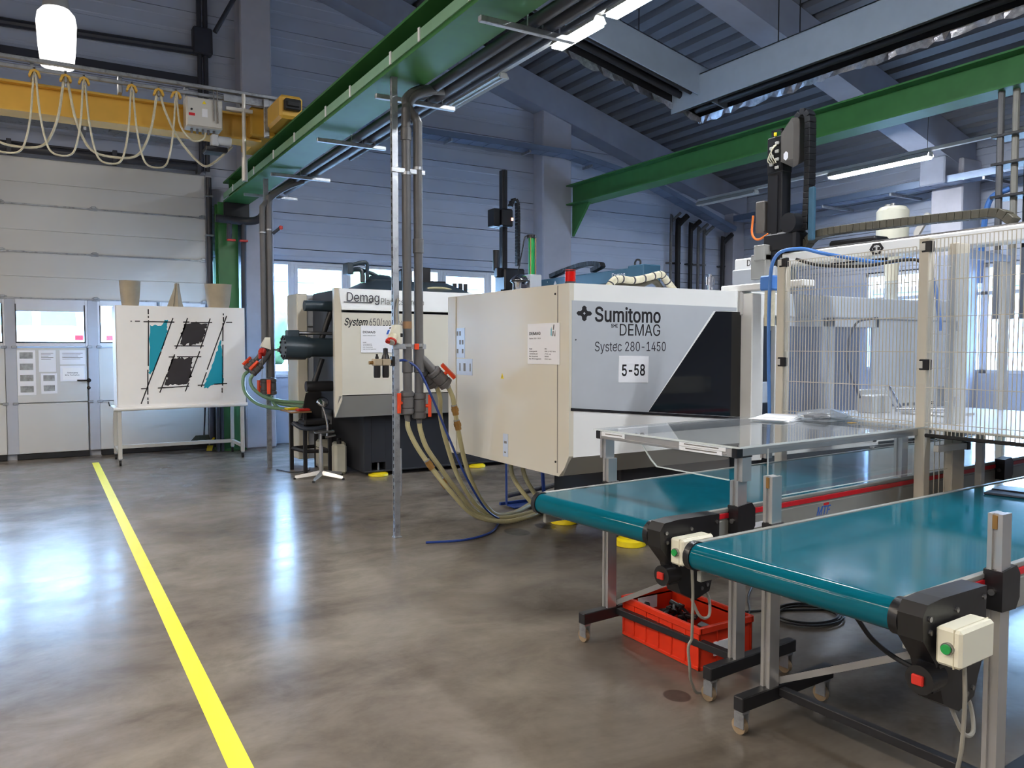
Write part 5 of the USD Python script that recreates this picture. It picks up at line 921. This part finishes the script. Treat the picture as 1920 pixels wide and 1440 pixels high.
def conveyor(label, loc, rz, hw, L, xs, post_top, mtf=False, blackwheel=False):
    t = T('belt_conveyor', label, 'conveyor', loc, rz, local=True)
    zt = .855; r = .05; x0 = -.50
    a = np.linspace(math.pi / 2, 3 * math.pi / 2, 14)
    loop_ = [(x0 + r * math.cos(q), zt - r + r * math.sin(q)) for q in a]
    t.part('belt', prism(Polygon([(L, zt)] + loop_ + [(L, zt - 2 * r)]), 'y', -hw, hw), 'belt_teal', smooth=40)
    parts(t, 'roller_end', [cyl((x0, s * hw, zt - r), (x0, s * (hw + .028), zt - r), .056, n=24) for s in (1, -1)], 'black_plastic')
    for s in (1, -1):
        y = s * (hw + .004); y1 = s * (hw + .026)
        rl = t.part('side_rail', [box(x0 + .02, L, y, y1, zt - .155, zt - .05, .003), box(x0 + .02, L, y, y1, zt - .012, zt + .004, .002)], 'rail_grey')
        t.part('red_stripe', box(x0 + .02, L, s * (hw + .002), s * (hw + .028), zt - .040, zt - .016, .001), 'stripe_red', rl)
        t.part('rail_web', box(x0 + .02, L, y, s * (hw + .022), zt - .05, zt - .012, 0), 'rail_grey', rl, smooth=False)
    # drive housing on the near side
    y0, y1 = -hw - .03, -hw - .105
    hs = Polygon([(x0 - .055, zt - .02), (x0 - .03, zt + .012), (x0 + .05, zt + .018), (x0 + .31, zt + .012), (x0 + .31, zt - .185), (x0 + .27, zt - .26), (x0 + .25, zt - .32), (x0 + .16, zt - .345), (x0 + .07, zt - .30), (x0 + .02, zt - .17), (x0 - .05, zt - .09)]).buffer(.008).buffer(-.008)
    d = t.part('drive_housing', [prism(hs, 'y', y1, y0)], 'black_plastic')
    parts(t, 'housing_screw', [cyl((x0 + u, y1 + .002, zt + v), (x0 + u, y1 - .006, zt + v), .008, n=10) for u, v in ((.13, -.03), (.13, -.085), (.29, -.02), (-.02, -.03), (-.015, -.07), (.2, -.3), (.235, -.29))], 'steel', d)
    t.part('motor', [cyl((x0 - .02, y0 - .05, zt - .215), (x0 + .06, y0 - .05, zt - .215), .042, n=24), hull([(x0 + .0, y0 - .08, zt - .25), (x0 + .0, y0 - .02, zt - .25), (x0 + .07, y0 - .08, zt - .13), (x0 + .07, y0 - .02, zt - .13), (x0 + .1, y0 - .08, zt - .25), (x0 + .1, y0 - .02, zt - .25)])], 'black_plastic')
    t.part('motor_switch', [box(x0 - .03, x0 - .018, y0 - .065, y0 - .03, zt - .23, zt - .2, .003)], 'red_valve')
    bx = t.part('switch_box', box(x0 - .01, x0 + .18, y1 - .085, y1 - .012, zt - .155, zt - .045, .008), 'box_cream')
    t.part('box_lid_seam', box(x0 - .011, x0 + .181, y1 - .066, y1 - .063, zt - .156, zt - .044, 0), 'strap_cream', bx, smooth=False)
    t.part('push_button', [cyl((x0 - .01, y1 - .05, zt - .1), (x0 - .022, y1 - .05, zt - .1), .017, n=24)], 'steel', bx)
    t.part('button_cap', [cyl((x0 - .022, y1 - .05, zt - .1), (x0 - .028, y1 - .05, zt - .1), .0135, n=24)], 'button_green', bx)
    cable = [[(x0 + .08, y1 - .05, zt - .155), (x0 + .09, y1 - .05, zt - .28), (x0 + .10, y1 - .04, zt - .42), (x0 + .12, y1 - .02, zt - .5)],
             [(x0 + .16, y1 + .03, zt - .33), (x0 + .19, y1 + .0, zt - .42), (x0 + .25, y1, zt - .43), (x0 + .27, y1 + .02, zt - .36), (x0 + .23, y1 + .03, zt - .30)]]
    cable.append([(x0 + .12, y1 - .02, zt - .5), (x0 + .11, y1 - .01, zt - .54), (x0 + .13, y1, zt - .62), (x0 + .2, y1 + .05, .12), (x0 + .35, y1 + .12, .015), (x0 + .8, y1 + .3, .012)] if not mtf is None and mtf else [(x0 + .12, y1 - .02, zt - .5), (x0 + .125, y1 - .02, zt - .6), (x0 + .13, y1 - .02, zt - .66)])
    parts(t, 'motor_cable', [tube(c, .0065, 8, 6) for c in cable], 'cable_grey', d)
    # stand
    pw = hw + .028 + .024
    for x in xs:
        for s, top in ((1, post_top), (-1, post_top)):
            if x > .5 and top > 1.0: top = .86
            y = s * pw
            p = t.part('stand_post', slot_post(x, y, .165, top if x < .5 else .80), 'alu', smooth=False)
            if top == post_top and x < .5 and post_top > 1.0: t.part('end_clip', box(x - .034, x - .028, y - .008, y + .008, post_top - .05, post_top - .005, .001), 'brass', p)
            t.part('clamp_plate', [prism(Polygon([(x - .036, zt - .11), (x + .06, zt - .115), (x + .085, zt - .08), (x + .085, zt - .0), (x + .06, zt + .03), (x - .036, zt + .02)]), 'y', y - s * .0 - .03, y + .03)] if s < 0 else [box(x - .036, x + .05, y - .028, y + .028, zt - .11, zt + .01, .006)], 'black_plastic')
            parts(t, 'clamp_screw', [cyl((x - .036, y + q * .0, zt - .05), (x - .046, y, zt - .05), .011, n=12) for q in (0,)], 'steel')
            f = t.part('foot_bar', box(x - .20, x + .42, y - .025, y + .025, .105, .165, .004), 'black_metal')
            for xx in (x - .17, x + .38): castor(t, xx, y, .105, f, wm='black_rubber' if blackwheel else 'wheel_tan')
        t.part('cross_bar', box(x + .03, x + .07, -pw + .025, pw - .025, .12, .155, .003), 'black_metal')
        dg = t.part('diagonal_brace', [hull([(x + .036, pw - .0, .16), (x + .042, pw - .0, .16), (x + .036, pw - .0, .19), (x + .042, pw - .0, .19), (x + .036, -pw + .05, .60), (x + .042, -pw + .05, .60), (x + .036, -pw + .05, .63), (x + .042, -pw + .05, .63)])], 'alu')
        t.part('brace_bolt', cyl((x + .03, pw - .01, .175), (x + .05, pw - .01, .175), .012, n=12), 'steel', dg)
    if mtf:
        yy = -hw - .0262
        def sm(m): return m
        t.part('maker_logo', [facing(m, 'E', 0, 0, 0) if False else m for m in [text('MTF', .042, 'S', 0.64, yy, .742, width=.11, bold=True, shear=.3), text('TECHNIK', .014, 'S', .67, yy, .722, width=.075)]], 'print_blue', smooth=False)
        parts(t, 'logo_stripe', [box(.70, .745, yy - .0008, yy, .788, .80, 0), box(.635, .665, yy - .0008, yy, .715, .727, 0)], 'stripe_red', smooth=False)
        t.part('rating_plate', box(.14, .25, yy - .0015, yy, .745, .77, 0), 'paper', smooth=False)
    return t
C1 = conveyor('teal belt conveyor at the back, passing under the acrylic table', (2.70, 2.985, 0), 4.0, .385, 4.2, (0.0, 2.6), .99, mtf=True)
C2 = conveyor('teal belt conveyor nearest the viewer, with short posts above its belt', (2.645, 1.815, 0), 3.2, .392, 4.6, (0.0, 2.9), 1.06)
# ================================================================== ACRYLIC TABLE OVER THE BACK CONVEYOR
A = T('acrylic_table', 'transparent acrylic topped table standing over the back conveyor', 'table', (2.70, 2.985, 0), 4.0, local=True)
for y in (-.46, .46):
    A.part('table_post', slot_post(.0, y, .99, 1.10), 'alu', smooth=False)
    A.part('post_cap', box(-.034, .034, y - .026, y + .026, 1.10, 1.106, .001), 'black_plastic')
    A.part('hanging_post', slot_post(1.36, y * .97, .88, 1.10), 'alu', smooth=False)
    A.part('long_beam', box(-.05, 1.6, y - .02, y + .02, 1.105, 1.145, .002), 'alu')
A.part('front_beam', [box(-.09, -.05, -.47, .42, 1.105, 1.145, .002), box(-.094, -.09, -.44, .40, 1.112, 1.118, 0)], 'alu')
parts(A, 'beam_cap', [box(-.092, -.048, y, y + .03, 1.103, 1.147, .003) for y in (-.50, .42)], 'black_plastic')
A.part('rear_beam', box(1.6, 1.64, -.47, .47, 1.105, 1.145, .002), 'alu')
A.part('acrylic_top', box(-.10, 1.64, -.52, .46, 1.149, 1.157, .001), 'acrylic', smooth=False)
A.part('sheet_edge', [box(-.10, 1.64, -.523, -.52, 1.149, 1.157, 0), box(-.103, -.10, -.52, .46, 1.149, 1.157, 0)], 'acrylic_edge', smooth=False)
parts(A, 'printed_label', [box(-.0955, -.094, y0, y1, z0, z1, 0) for y0, y1, z0, z1 in ((.22, .40, 1.122, 1.146), (-.44, -.16, 1.128, 1.146), (-.42, -.16, 1.107, 1.126))], 'paper', smooth=False)
A.part('label_print', [box(-.0962, -.0955, y0, y1, z0, z1, 0) for y0, y1, z0, z1 in ((.24, .37, 1.132, 1.137), (-.40, -.19, 1.136, 1.141), (-.39, -.2, 1.115, 1.121))], 'print_grey', smooth=False, kind='stuff')
A.part('side_skirt', [box(.14, 1.40, -.492, -.487, .90, 1.13, 0)], 'acrylic', smooth=False)
A.part('skirt_edge', [box(.138, .142, -.4925, -.4865, .90, 1.13, 0), box(.14, 1.4, -.4925, -.4865, .898, .902, 0)], 'acrylic_edge', smooth=False)
fs = prism(Polygon([(-.45, 1.10), (.1, 1.10), (.04, 1.035), (-.0, 1.005), (-.45, 1.0)]), 'x', -.085, -.08)
A.part('front_skirt', fs, 'acrylic', smooth=False)
A.part('skirt_edge', prism(LineString([(.1, 1.10), (.04, 1.035), (0, 1.005), (-.45, 1.0)]).buffer(.0025), 'x', -.086, -.079), 'acrylic_edge', smooth=False)
t = T('paper_stack', 'stack of white papers on the acrylic table', 'papers', (3.8, 3.28, 1.257))
zt = 1.157
for q, (dx, dy, rz) in enumerate(((0, 0, 0), (.01, .01, 5), (-.02, .0, -4), (.06, .05, 9))):
    t.part('sheet', xf(box(-.15, .15, -.11, .11, 0, .004, 0), (3.83 + dx, 3.26 + dy, zt + .001 + q * .0045), 20 + rz), 'paper', smooth=False)
def crumple(c, rx, ry, h, seed, n=14):
    m = trimesh.creation.icosphere(3, 1.0); v = m.vertices.copy(); f = 1 + .55 * (meshkit.fbm(v * 2.2 + seed * 7, 4, seed) - .5)
    v = v * f[:, None] * [rx, ry, h]; v[:, 2] = np.maximum(v[:, 2], -.2 * h); v += np.asarray(c) + [0, 0, .2 * h]; return tri(v, m.faces)
t = T('plastic_bag', 'clear plastic bag of cables lying on the acrylic table', 'bag', (4.05, 3.15, zt))
t.part('bag_film', [crumple((4.08, 3.14, zt + .001), .17, .14, .055, 3), crumple((4.25, 3.1, zt + .001), .12, .1, .03, 5)], 'film', smooth=False)
t.part('contents', [tube([(3.98, 3.2, zt + .02), (4.02, 3.1, zt + .03), (4.1, 3.14, zt + .02), (4.04, 3.2, zt + .025), (4.0, 3.12, zt + .02)], .012, 8, 6), crumple((4.04, 3.12, zt + .004), .06, .05, .03, 9)], 'cable_dark', smooth=False)
t.part('blue_sheet', xf(box(-.07, .07, -.035, .035, 0, .003, 0), (4.17, 3.12, zt + .05), 40, 20), 'sticker_blue', smooth=False)
t.part('yellow_tag', box(4.02, 4.07, 2.90, 2.93, zt + .001, zt + .004, 0), 'yellow_crane', smooth=False)
t = T('tablet', 'dark flat tablet lying on the near conveyor belt', 'tablet', (4.25, 2.1, .855))
t.part('body', xf(box(-.13, .13, -.095, .095, 0, .012, .004), (4.22, 2.11, .8555), 12), 'machine_dark')
t.part('flap', xf(box(-.02, .125, -.09, .09, .012, .017, .002), (4.22, 2.11, .8555), 12), 'black_plastic')
# ================================================================== SAFETY FENCE
F = T('safety_fence', 'beige wire mesh safety fence with square posts around the robot cell', 'fence', (4.2, 2.8, 0))
def fpost(x, y, w, d, top, z0=0): F.part('fence_post', box(x - w / 2, x + w / 2, y - d / 2, y + d / 2, z0, top, .005), 'fence_beige')
fpost(4.21, 3.565, .06, .06, 2.17); fpost(4.23, 2.60, .06, .06, 2.2); fpost(4.61, 2.635, .13, .05, 2.2); fpost(4.22, 1.42, .06, .06, 2.2)
for y, x in ((3.565, 4.21), (2.60, 4.23)):
    for z in (1.5, 2.15):
        c = F.part('mesh_bracket', [box(x - .034, x + .0, y - .045, y + .012, z - .03, z + .03, .004)], 'black_plastic')
        F.part('bracket_plate', box(x - .037, x - .033, y - .012, y + .02, z - .02, z + .02, .002), 'alu_white', c)
def mesh_y(x, y0, y1, z0, z1, step=.0215):
    ms = [box(x, x + .004, y - .0017, y + .0017, z0, z1, 0) for y in np.arange(y0, y1, step)]
    ms += [box(x - .004, x, y0, y1, z - .002, z + .002, 0) for z in (z0 + .03, 1.18, 1.375, 1.571, 1.763, 1.961, z1)]
    return cat(ms)
F.part('wire_mesh', mesh_y(4.195, 2.64, 3.53, 1.13, 2.155), 'fence_beige', smooth=False, kind='stuff')
F.part('wire_mesh', mesh_y(4.195, 1.45, 2.565, 1.12, 2.185), 'fence_beige', smooth=False, kind='stuff')
def mesh_x(y, x0, x1, z0, z1, step=.05):
    return cat([box(x - .002, x + .002, y, y + .004, z0, z1, 0) for x in np.arange(x0, x1, step)] + [box(x0, x1, y - .004, y, z - .002, z + .002, 0) for z in np.arange(z0, z1, .196)])
F.part('wire_mesh', mesh_x(2.64, 4.27, 4.54, .3, 2.16), 'fence_beige', smooth=False, kind='stuff')
F.part('hinge_plate', box(4.55, 4.585, 2.60, 2.61, 1.25, 1.31, .003), 'alu_white'); F.part('hinge_plate', box(4.55, 4.585, 2.60, 2.61, 1.69, 1.75, .003), 'alu_white')
F.part('rubber_edge', [box(4.188, 4.206, 2.64, 3.53, 1.115, 1.135, .004)], 'black_rubber'); F.part('rubber_edge', [box(4.188, 4.206, 1.45, 2.565, 1.10, 1.12, .004)], 'black_rubber')
F.part('polycarbonate_pane', box(4.225, 4.229, 2.64, 3.53, 1.14, 1.98, 0), 'polycarb', smooth=False)
F.part('polycarbonate_pane', box(4.265, 4.269, 1.45, 2.565, 1.14, 2.1, 0), 'polycarb', smooth=False)
F.part('edge_bracket', [box(4.22, 4.5, 2.50, 2.53, 1.02, 1.055, .002)], 'alu_white'); F.part('bracket_cap', box(4.5, 4.53, 2.495, 2.535, 1.015, 1.06, .003), 'black_plastic')
CV = T('tunnel_cover', 'pale flat cover sheet behind the fence over both conveyors', 'cover', (4.9, 2.6, 1.1))
CV.part('cover_sheet', box(4.24, 5.9, 1.45, 3.5, 1.135, 1.15, .003), 'alu_white'); CV.part('cover_leg', box(5.80, 5.84, 2.60, 2.64, 0, 1.135, .003), 'alu_white'); CV.part('cover_leg', box(4.8, 4.84, 2.58, 2.62, 0, 1.135, .003), 'alu_white')
CV.part('cover_upstand', [box(4.9, 5.9, 3.46, 3.5, 1.15, 1.30, .004)], 'alu_white')
parts(CV, 'vent_slot', [box(4.95 + .06 * k, 4.98 + .06 * k, 3.458, 3.461, 1.17, 1.19, 0) for k in range(14)], 'black_rubber', smooth=False)
t = T('gripper_rig', 'chrome gripper parts lying on the cover sheet inside the cell', 'gripper', (5.0, 3.1, 1.15))
t.part('gripper_arm', [cyl((4.95, 3.2, 1.17), (4.88, 3.26, 1.34), .02), cyl((5.15, 3.0, 1.17), (5.15, 3.0, 1.36), .02), cyl((4.9, 3.2, 1.18), (5.2, 2.95, 1.18), .016)], 'chrome')
t.part('gripper_frame', [box(4.95, 5.3, 2.9, 3.2, 1.15, 1.165, .003), box(4.8, 5.0, 3.3, 3.42, 1.15, 1.27, .006)], 'alu_white')
t.part('gripper_cable', [tube([(4.8, 3.4, 1.25), (4.72, 3.45, 1.5), (4.8, 3.45, 1.75), (5.0, 3.42, 1.8)], .008, 8, 6)], 'black_rubber')
t = T('cell_post', 'thin post of the robot cell behind the near conveyor', 'post', (6.97, 3.6, 0))
t.part('upright', box(6.94, 7.0, 3.57, 3.63, 0, 2.33, .004), 'fence_beige'); t.part('top_bar', hull([(4.7, 2.74, 2.13), (4.7, 2.74, 2.19), (6.97, 3.6, 2.31), (6.97, 3.6, 2.36), (4.72, 2.70, 2.13), (4.72, 2.70, 2.19), (6.99, 3.56, 2.31), (6.99, 3.56, 2.36)]), 'tray_blue')
solo('blue_air_hose', tube([(4.19, 3.64, 1.0), (4.19, 3.66, 1.5), (4.19, 3.66, 2.0), (4.2, 3.62, 2.2), (4.28, 3.5, 2.24), (4.4, 3.38, 2.2), (4.55, 3.1, 2.13), (4.7, 2.95, 2.14), (4.8, 2.9, 2.0), (4.85, 2.88, 1.7)], .012, 9, 8), 'hose_light_blue', 'light blue air hose looping over the left fence post', 'hose')
solo('black_hose', tube([(4.25, 3.5, 2.17), (4.3, 3.35, 2.12), (4.4, 3.1, 2.1), (4.55, 2.95, 2.13), (4.62, 2.86, 2.1), (4.65, 2.82, 1.9)], .010, 8, 8), 'cable_dark', 'dark hose drooping inside the top of the fence', 'hose')
t = T('support_block', 'blue and cream air filter beside the left fence post', 'air filter', (4.3, 3.75, 1.9))
t.part('filter_bowl', [cyl((4.26, 3.72, 1.74), (4.26, 3.72, 1.98), .035), cyl((4.26, 3.72, 1.71), (4.26, 3.72, 1.74), .012)], 'strap_cream'); t.part('filter_head', box(4.21, 4.31, 3.67, 3.77, 1.98, 2.08, .01), 'hose_light_blue')
# supply drop hanging from the second crane beam
t = T('supply_drop', 'bundle of supply pipes dropping from the second crane beam at the right edge', 'pipe bundle', (9.0, 4.5, 3))
for q, (dx, dy, r, m) in enumerate(((-.05, .08, .035, 'pvc_grey'), (0, .0, .035, 'cable_grey'), (.08, -.06, .04, 'black_rubber'), (.12, -.16, .035, 'pvc_grey'))):
    t.part('supply_pipe', tube([(9.0 + dx, 4.58 + dy * 1.6, 1.9), (9.0 + dx, 4.58 + dy * 1.6, 3.9), (9.0 + dx, 4.58 + dy * 1.6, 4.34)], r, 10, 0), m)
parts(t, 'pipe_clamp', [box(8.9, 9.18, 4.28, 4.78, z, z + .03, .004) for z in (2.75, 3.2, 3.55, 3.85)], 'black_metal')
t.part('blue_hose', tube([(9.0, 4.62, 3.3), (8.95, 4.8, 3.2), (8.92, 4.85, 2.8), (8.9, 4.86, 2.3)], .03, 9, 6), 'hose_light_blue')
# ================================================================== CRATE, CABLES
K = T('crate', 'red plastic stacking crate under the back conveyor', 'crate', (2.92, 3.1, 0))
kx0, kx1, ky0, ky1, kh = 2.745, 3.115, 2.80, 3.40, .22
K.part('crate_base', box(kx0 + .01, kx1 - .01, ky0 + .01, ky1 - .01, .004, .016, .003), 'crate_red')
for nm, b in (('crate_wall', (kx0 + .006, kx0 + .014, ky0 + .006, ky1 - .006)), ('crate_wall', (kx1 - .014, kx1 - .006, ky0 + .006, ky1 - .006)), ('crate_wall', (kx0 + .006, kx1 - .006, ky0 + .006, ky0 + .014)), ('crate_wall', (kx0 + .006, kx1 - .006, ky1 - .014, ky1 - .006))):
    K.part(nm, box(*b, .004, kh - .02, .002), 'crate_red')
K.part('crate_rim', [box(kx0 - .006, kx0 + .014, ky0 - .006, ky1 + .006, kh - .035, kh, .004), box(kx1 - .014, kx1 + .006, ky0 - .006, ky1 + .006, kh - .035, kh, .004), box(kx0, kx1, ky0 - .006, ky0 + .014, kh - .035, kh, .004), box(kx0, kx1, ky1 - .014, ky1 + .006, kh - .035, kh, .004)], 'crate_red')
K.part('crate_foot_rim', [box(kx0, kx0 + .01, ky0, ky1, .002, .02, .002), box(kx0, kx1, ky0, ky0 + .01, .002, .02, .002), box(kx1 - .01, kx1, ky0, ky1, .002, .02, .002)], 'crate_red')
for y in (ky0 + .0, ky0 + .10, ky0 + .2, ky0 + .3, ky0 + .4, ky0 + .5, ky1 - .012): parts(K, 'crate_rib', [box(kx0, kx0 + .008, y, y + .012, .01, kh - .03, .002), box(kx1 - .008, kx1, y, y + .012, .01, kh - .03, .002)], 'crate_red')
for x in (kx0, kx0 + .12, kx1 - .13, kx1 - .012): K.part('crate_rib', box(x, x + .012, ky0, ky0 + .008, .01, kh - .03, .002), 'crate_red')
K.part('crate_label', [box(kx0 + .10, kx0 + .24, ky0 - .001, ky0 + .007, .06, .13, 0)], 'paper', smooth=False, label='torn white label on the crate'); K.part('crate_label', [box(kx0 + .1, kx0 + .24, ky1 - .016, ky1 - .014, .12, .19, 0)], 'paper', smooth=False)
rg = np.random.default_rng(11)
for k in range(46):
    x, y = rg.uniform(kx0 + .06, kx1 - .06), rg.uniform(ky0 + .06, ky1 - .06); z = .05 + .085 * rg.random() ** .6 + (.02 if y > 3.1 else 0); a = rg.uniform(0, 180)
    L, w = rg.uniform(.05, .085), rg.uniform(.012, .02)
    kind = k % 3
    m = cat([cyl((-L / 2, 0, 0), (L / 2, 0, 0), w, n=12), cyl((-L / 2, 0, 0), (-L / 2 + .02, 0, 0), w * 1.35, n=12)]) if kind == 0 else box(-L / 2, L / 2, -w, w, -w * .6, w * .6, .004) if kind == 1 else cat([box(-L / 2, L / 2, -w * .6, w * .6, -w * .4, w * .4, .003), box(L / 2 - .012, L / 2, -w, w, -w, w, .003)])
    solo('black_part', xf(m, (x, y, z), a, rg.uniform(-35, 35), rg.uniform(-35, 35)), 'window_black' if k % 4 == 0 else 'black_plastic', ('glossy black round plastic fitting lying in the red crate', 'glossy black rectangular plastic piece lying in the red crate', 'glossy black T-shaped plastic piece lying in the red crate')[kind], 'plastic part', ('round', 'rectangular', 'T-shaped')[kind] + ' black fittings in the red crate')
def coil(cx, cy, r0, turns, z, seed):
    rg = np.random.default_rng(seed); P = []
    for k in range(int(turns * 14) + 1):
        a = k / 14 * 2 * math.pi; r = r0 + .02 * math.sin(a * .37 + seed) + .004 * k / 14
        P.append((cx + r * math.cos(a) * 1.15, cy + r * math.sin(a) * .95, z + .004 * (k / 14)))
    return P
pc = coil(3.87, 3.06, .17, 4, .008, 2)
solo('coiled_cable', tube([(3.0, 3.1, .008), (3.3, 3.2, .008), (3.6, 3.3, .008)] + pc, .0065, 6, 3), 'cable_dark', 'dark cable coiled on the floor between the two conveyors', 'cable')
solo('floor_cable', tube([(3.1, 2.95, .008), (3.35, 3.1, .008), (3.62, 3.28, .008), (3.85, 3.5, .01), (4.2, 3.75, .01)], .006, 6, 6), 'cable_dark', 'dark cable running across the floor behind the red crate', 'cable')
solo('hanging_cable', tube([(2.46, 1.80, .70), (2.5, 1.76, .62), (2.56, 1.74, .54), (2.64, 1.7, .47), (2.62, 1.55, .46), (2.5, 1.42, .50)], .009, 7, 8), 'cable_dark', 'dark cable hanging under the near conveyor', 'cable')
solo('floor_cable', tube([(2.72, 1.02, .008), (2.9, 1.2, .008), (3.05, 1.18, .008), (3.0, 1.02, .008), (2.8, .95, .008)], .005, 6, 8), 'cable_cream', 'cream cable loop on the floor at the lower right corner', 'cable')
# hoses and frame under the white machine
t = T('pipe_trolley', 'blue steel frame with grey pipes under the left end of the white machine', 'frame', (4.2, 6.7, 0))
t.part('frame_bar', [cyl((3.95, 6.72, .03), (4.05, 6.9, .6), .012, n=8), cyl((4.45, 6.8, .03), (4.5, 6.95, .6), .02, n=8), box(3.9, 4.6, 6.75, 6.78, .02, .05), box(3.95, 4.4, 6.55, 6.72, .015, .03)], 'hose_blue')
parts(t, 'grey_pipe', [cyl((4.0, 6.8, .1), (5.2, 7.0, .16), .025), cyl((4.6, 6.7, .05), (4.75, 7.1, .55), .04), cyl((4.3, 6.6, .05), (5.0, 6.7, .07), .03), tube([(4.5, 6.9, .1), (4.7, 6.8, .2), (4.8, 6.85, .4)], .018, 8, 5)], 'pvc_grey')
# ================================================================== OUTSIDE
solo('ground_outside', [box(-40, 60, YB + .4, 80, -.3, -.06, 0), box(XR + .4, 60, -40, YB + .4, -.3, -.06, 0), box(-60, XL - .4, -60, 80, -.3, -.06, 0), box(XL - .4, 60, -60, YF - .4, -.3, -.06, 0)], 'asphalt', kind='structure', smooth=False)
solo('yard_outside', box(-12, 12, 17, 40, -.2, .9, 0), 'asphalt', kind='structure', smooth=False)
def van(label, x, y, c='van_white'):
    t = T('van', label, 'van', (x, y, .9)); zb = .9
    t.part('body', [hull([(x + s * w, y + yy, zb + z) for s in (-1, 1) for w, yy, z in ((.9, 0, .4), (.9, 4.5, .4), (.92, 0, 1.0), (.82, .06, 1.95), (.85, 3.4, 2.0), (.9, 4.5, 1.2))]), box(x - .9, x + .9, y - .06, y + .1, zb + .35, zb + .55, .03)], c)
    parts(t, 'rear_window', [hull([(x + s * a, y + b, zb + z) for a, b, z in ((.08, -.005, 1.15), (.74, -.005, 1.15), (.08, .05, 1.75), (.7, .05, 1.75), (.08, .02, 1.15), (.74, .02, 1.15), (.08, .07, 1.75), (.7, .07, 1.75))]) for s in (-1, 1)], 'van_glass', smooth=False)
    parts(t, 'tail_light', [box(x + s * .78 - .08, x + s * .78 + .08, y - .02, y + .05, zb + .84, zb + .95, .01) for s in (-1, 1)], 'tail_red')
    t.part('number_plate', box(x - .26, x + .26, y - .025, y, zb + .84, zb + .96, .004), 'paper')
    parts(t, 'wheel', [cyl((x + s * .7, y + yy, zb + .33), (x + s * .9, y + yy, zb + .33), .33, n=24) for s in (-1, 1) for yy in (.9, 3.4)], 'black_rubber')
van('white van parked outside the gate window on the left', -.05, 19.5); van('white van parked outside the gate window on the right', 2.15, 20.0); van('white van parked outside the gate at the far left', -3.2, 21.0)
def building(label, x0, x1, y0, y1, h, n, face):
    t = T('factory_building', label, 'building', ((x0 + x1) / 2, y0, 0))
    t.part('walls', box(x0, x1, y0, y1, 0, h, .02), 'hall_far', smooth=False); t.part('roof', box(x0 - .2, x1 + .2, y0 - .2, y1 + .2, h, h + .3, .02), 'wall_groove', smooth=False)
    for k in range(n):
        if face == 'S': w = (x1 - x0) / n; t.part('window', box(x0 + w * (k + .2), x0 + w * (k + .8), y0 - .05, y0, 1.2, 2.8, 0), 'van_glass', smooth=False)
        else: w = (y1 - y0) / n; t.part('window', box(x0 - .05, x0, y0 + w * (k + .2), y0 + w * (k + .8), 1.2, 2.8, 0), 'van_glass', smooth=False)
building('pale low factory hall outside beyond the back windows', 8, 40, 42, 56, 5.0, 8, 'S')
building('pale low factory hall outside beyond the right wall windows', 40, 52, -6, 30, 4.5, 8, 'W')
def bush(x, y, r, h, seed, label):
    m = trimesh.creation.icosphere(3, 1.0); v = m.vertices * (1 + .5 * (meshkit.fbm(m.vertices * 2.5 + seed, 4, seed) - .5))[:, None] * [r, r, h / 2] + [x, y, h / 2 + .4]
    t = T('tree', label, 'tree', (x, y, 0)); t.part('crown', tri(v, m.faces), 'leaf', smooth=True); t.part('trunk', cyl((x, y, -.06), (x, y, h * .5), .15, .1), 'wood')
bush(11, 30, 2.2, 4.5, 1, 'round green tree outside seen through the window beside the robot arm'); bush(7.2, 33, 1.8, 3.6, 2, 'small green tree outside seen through the tilted window left of the older machine')
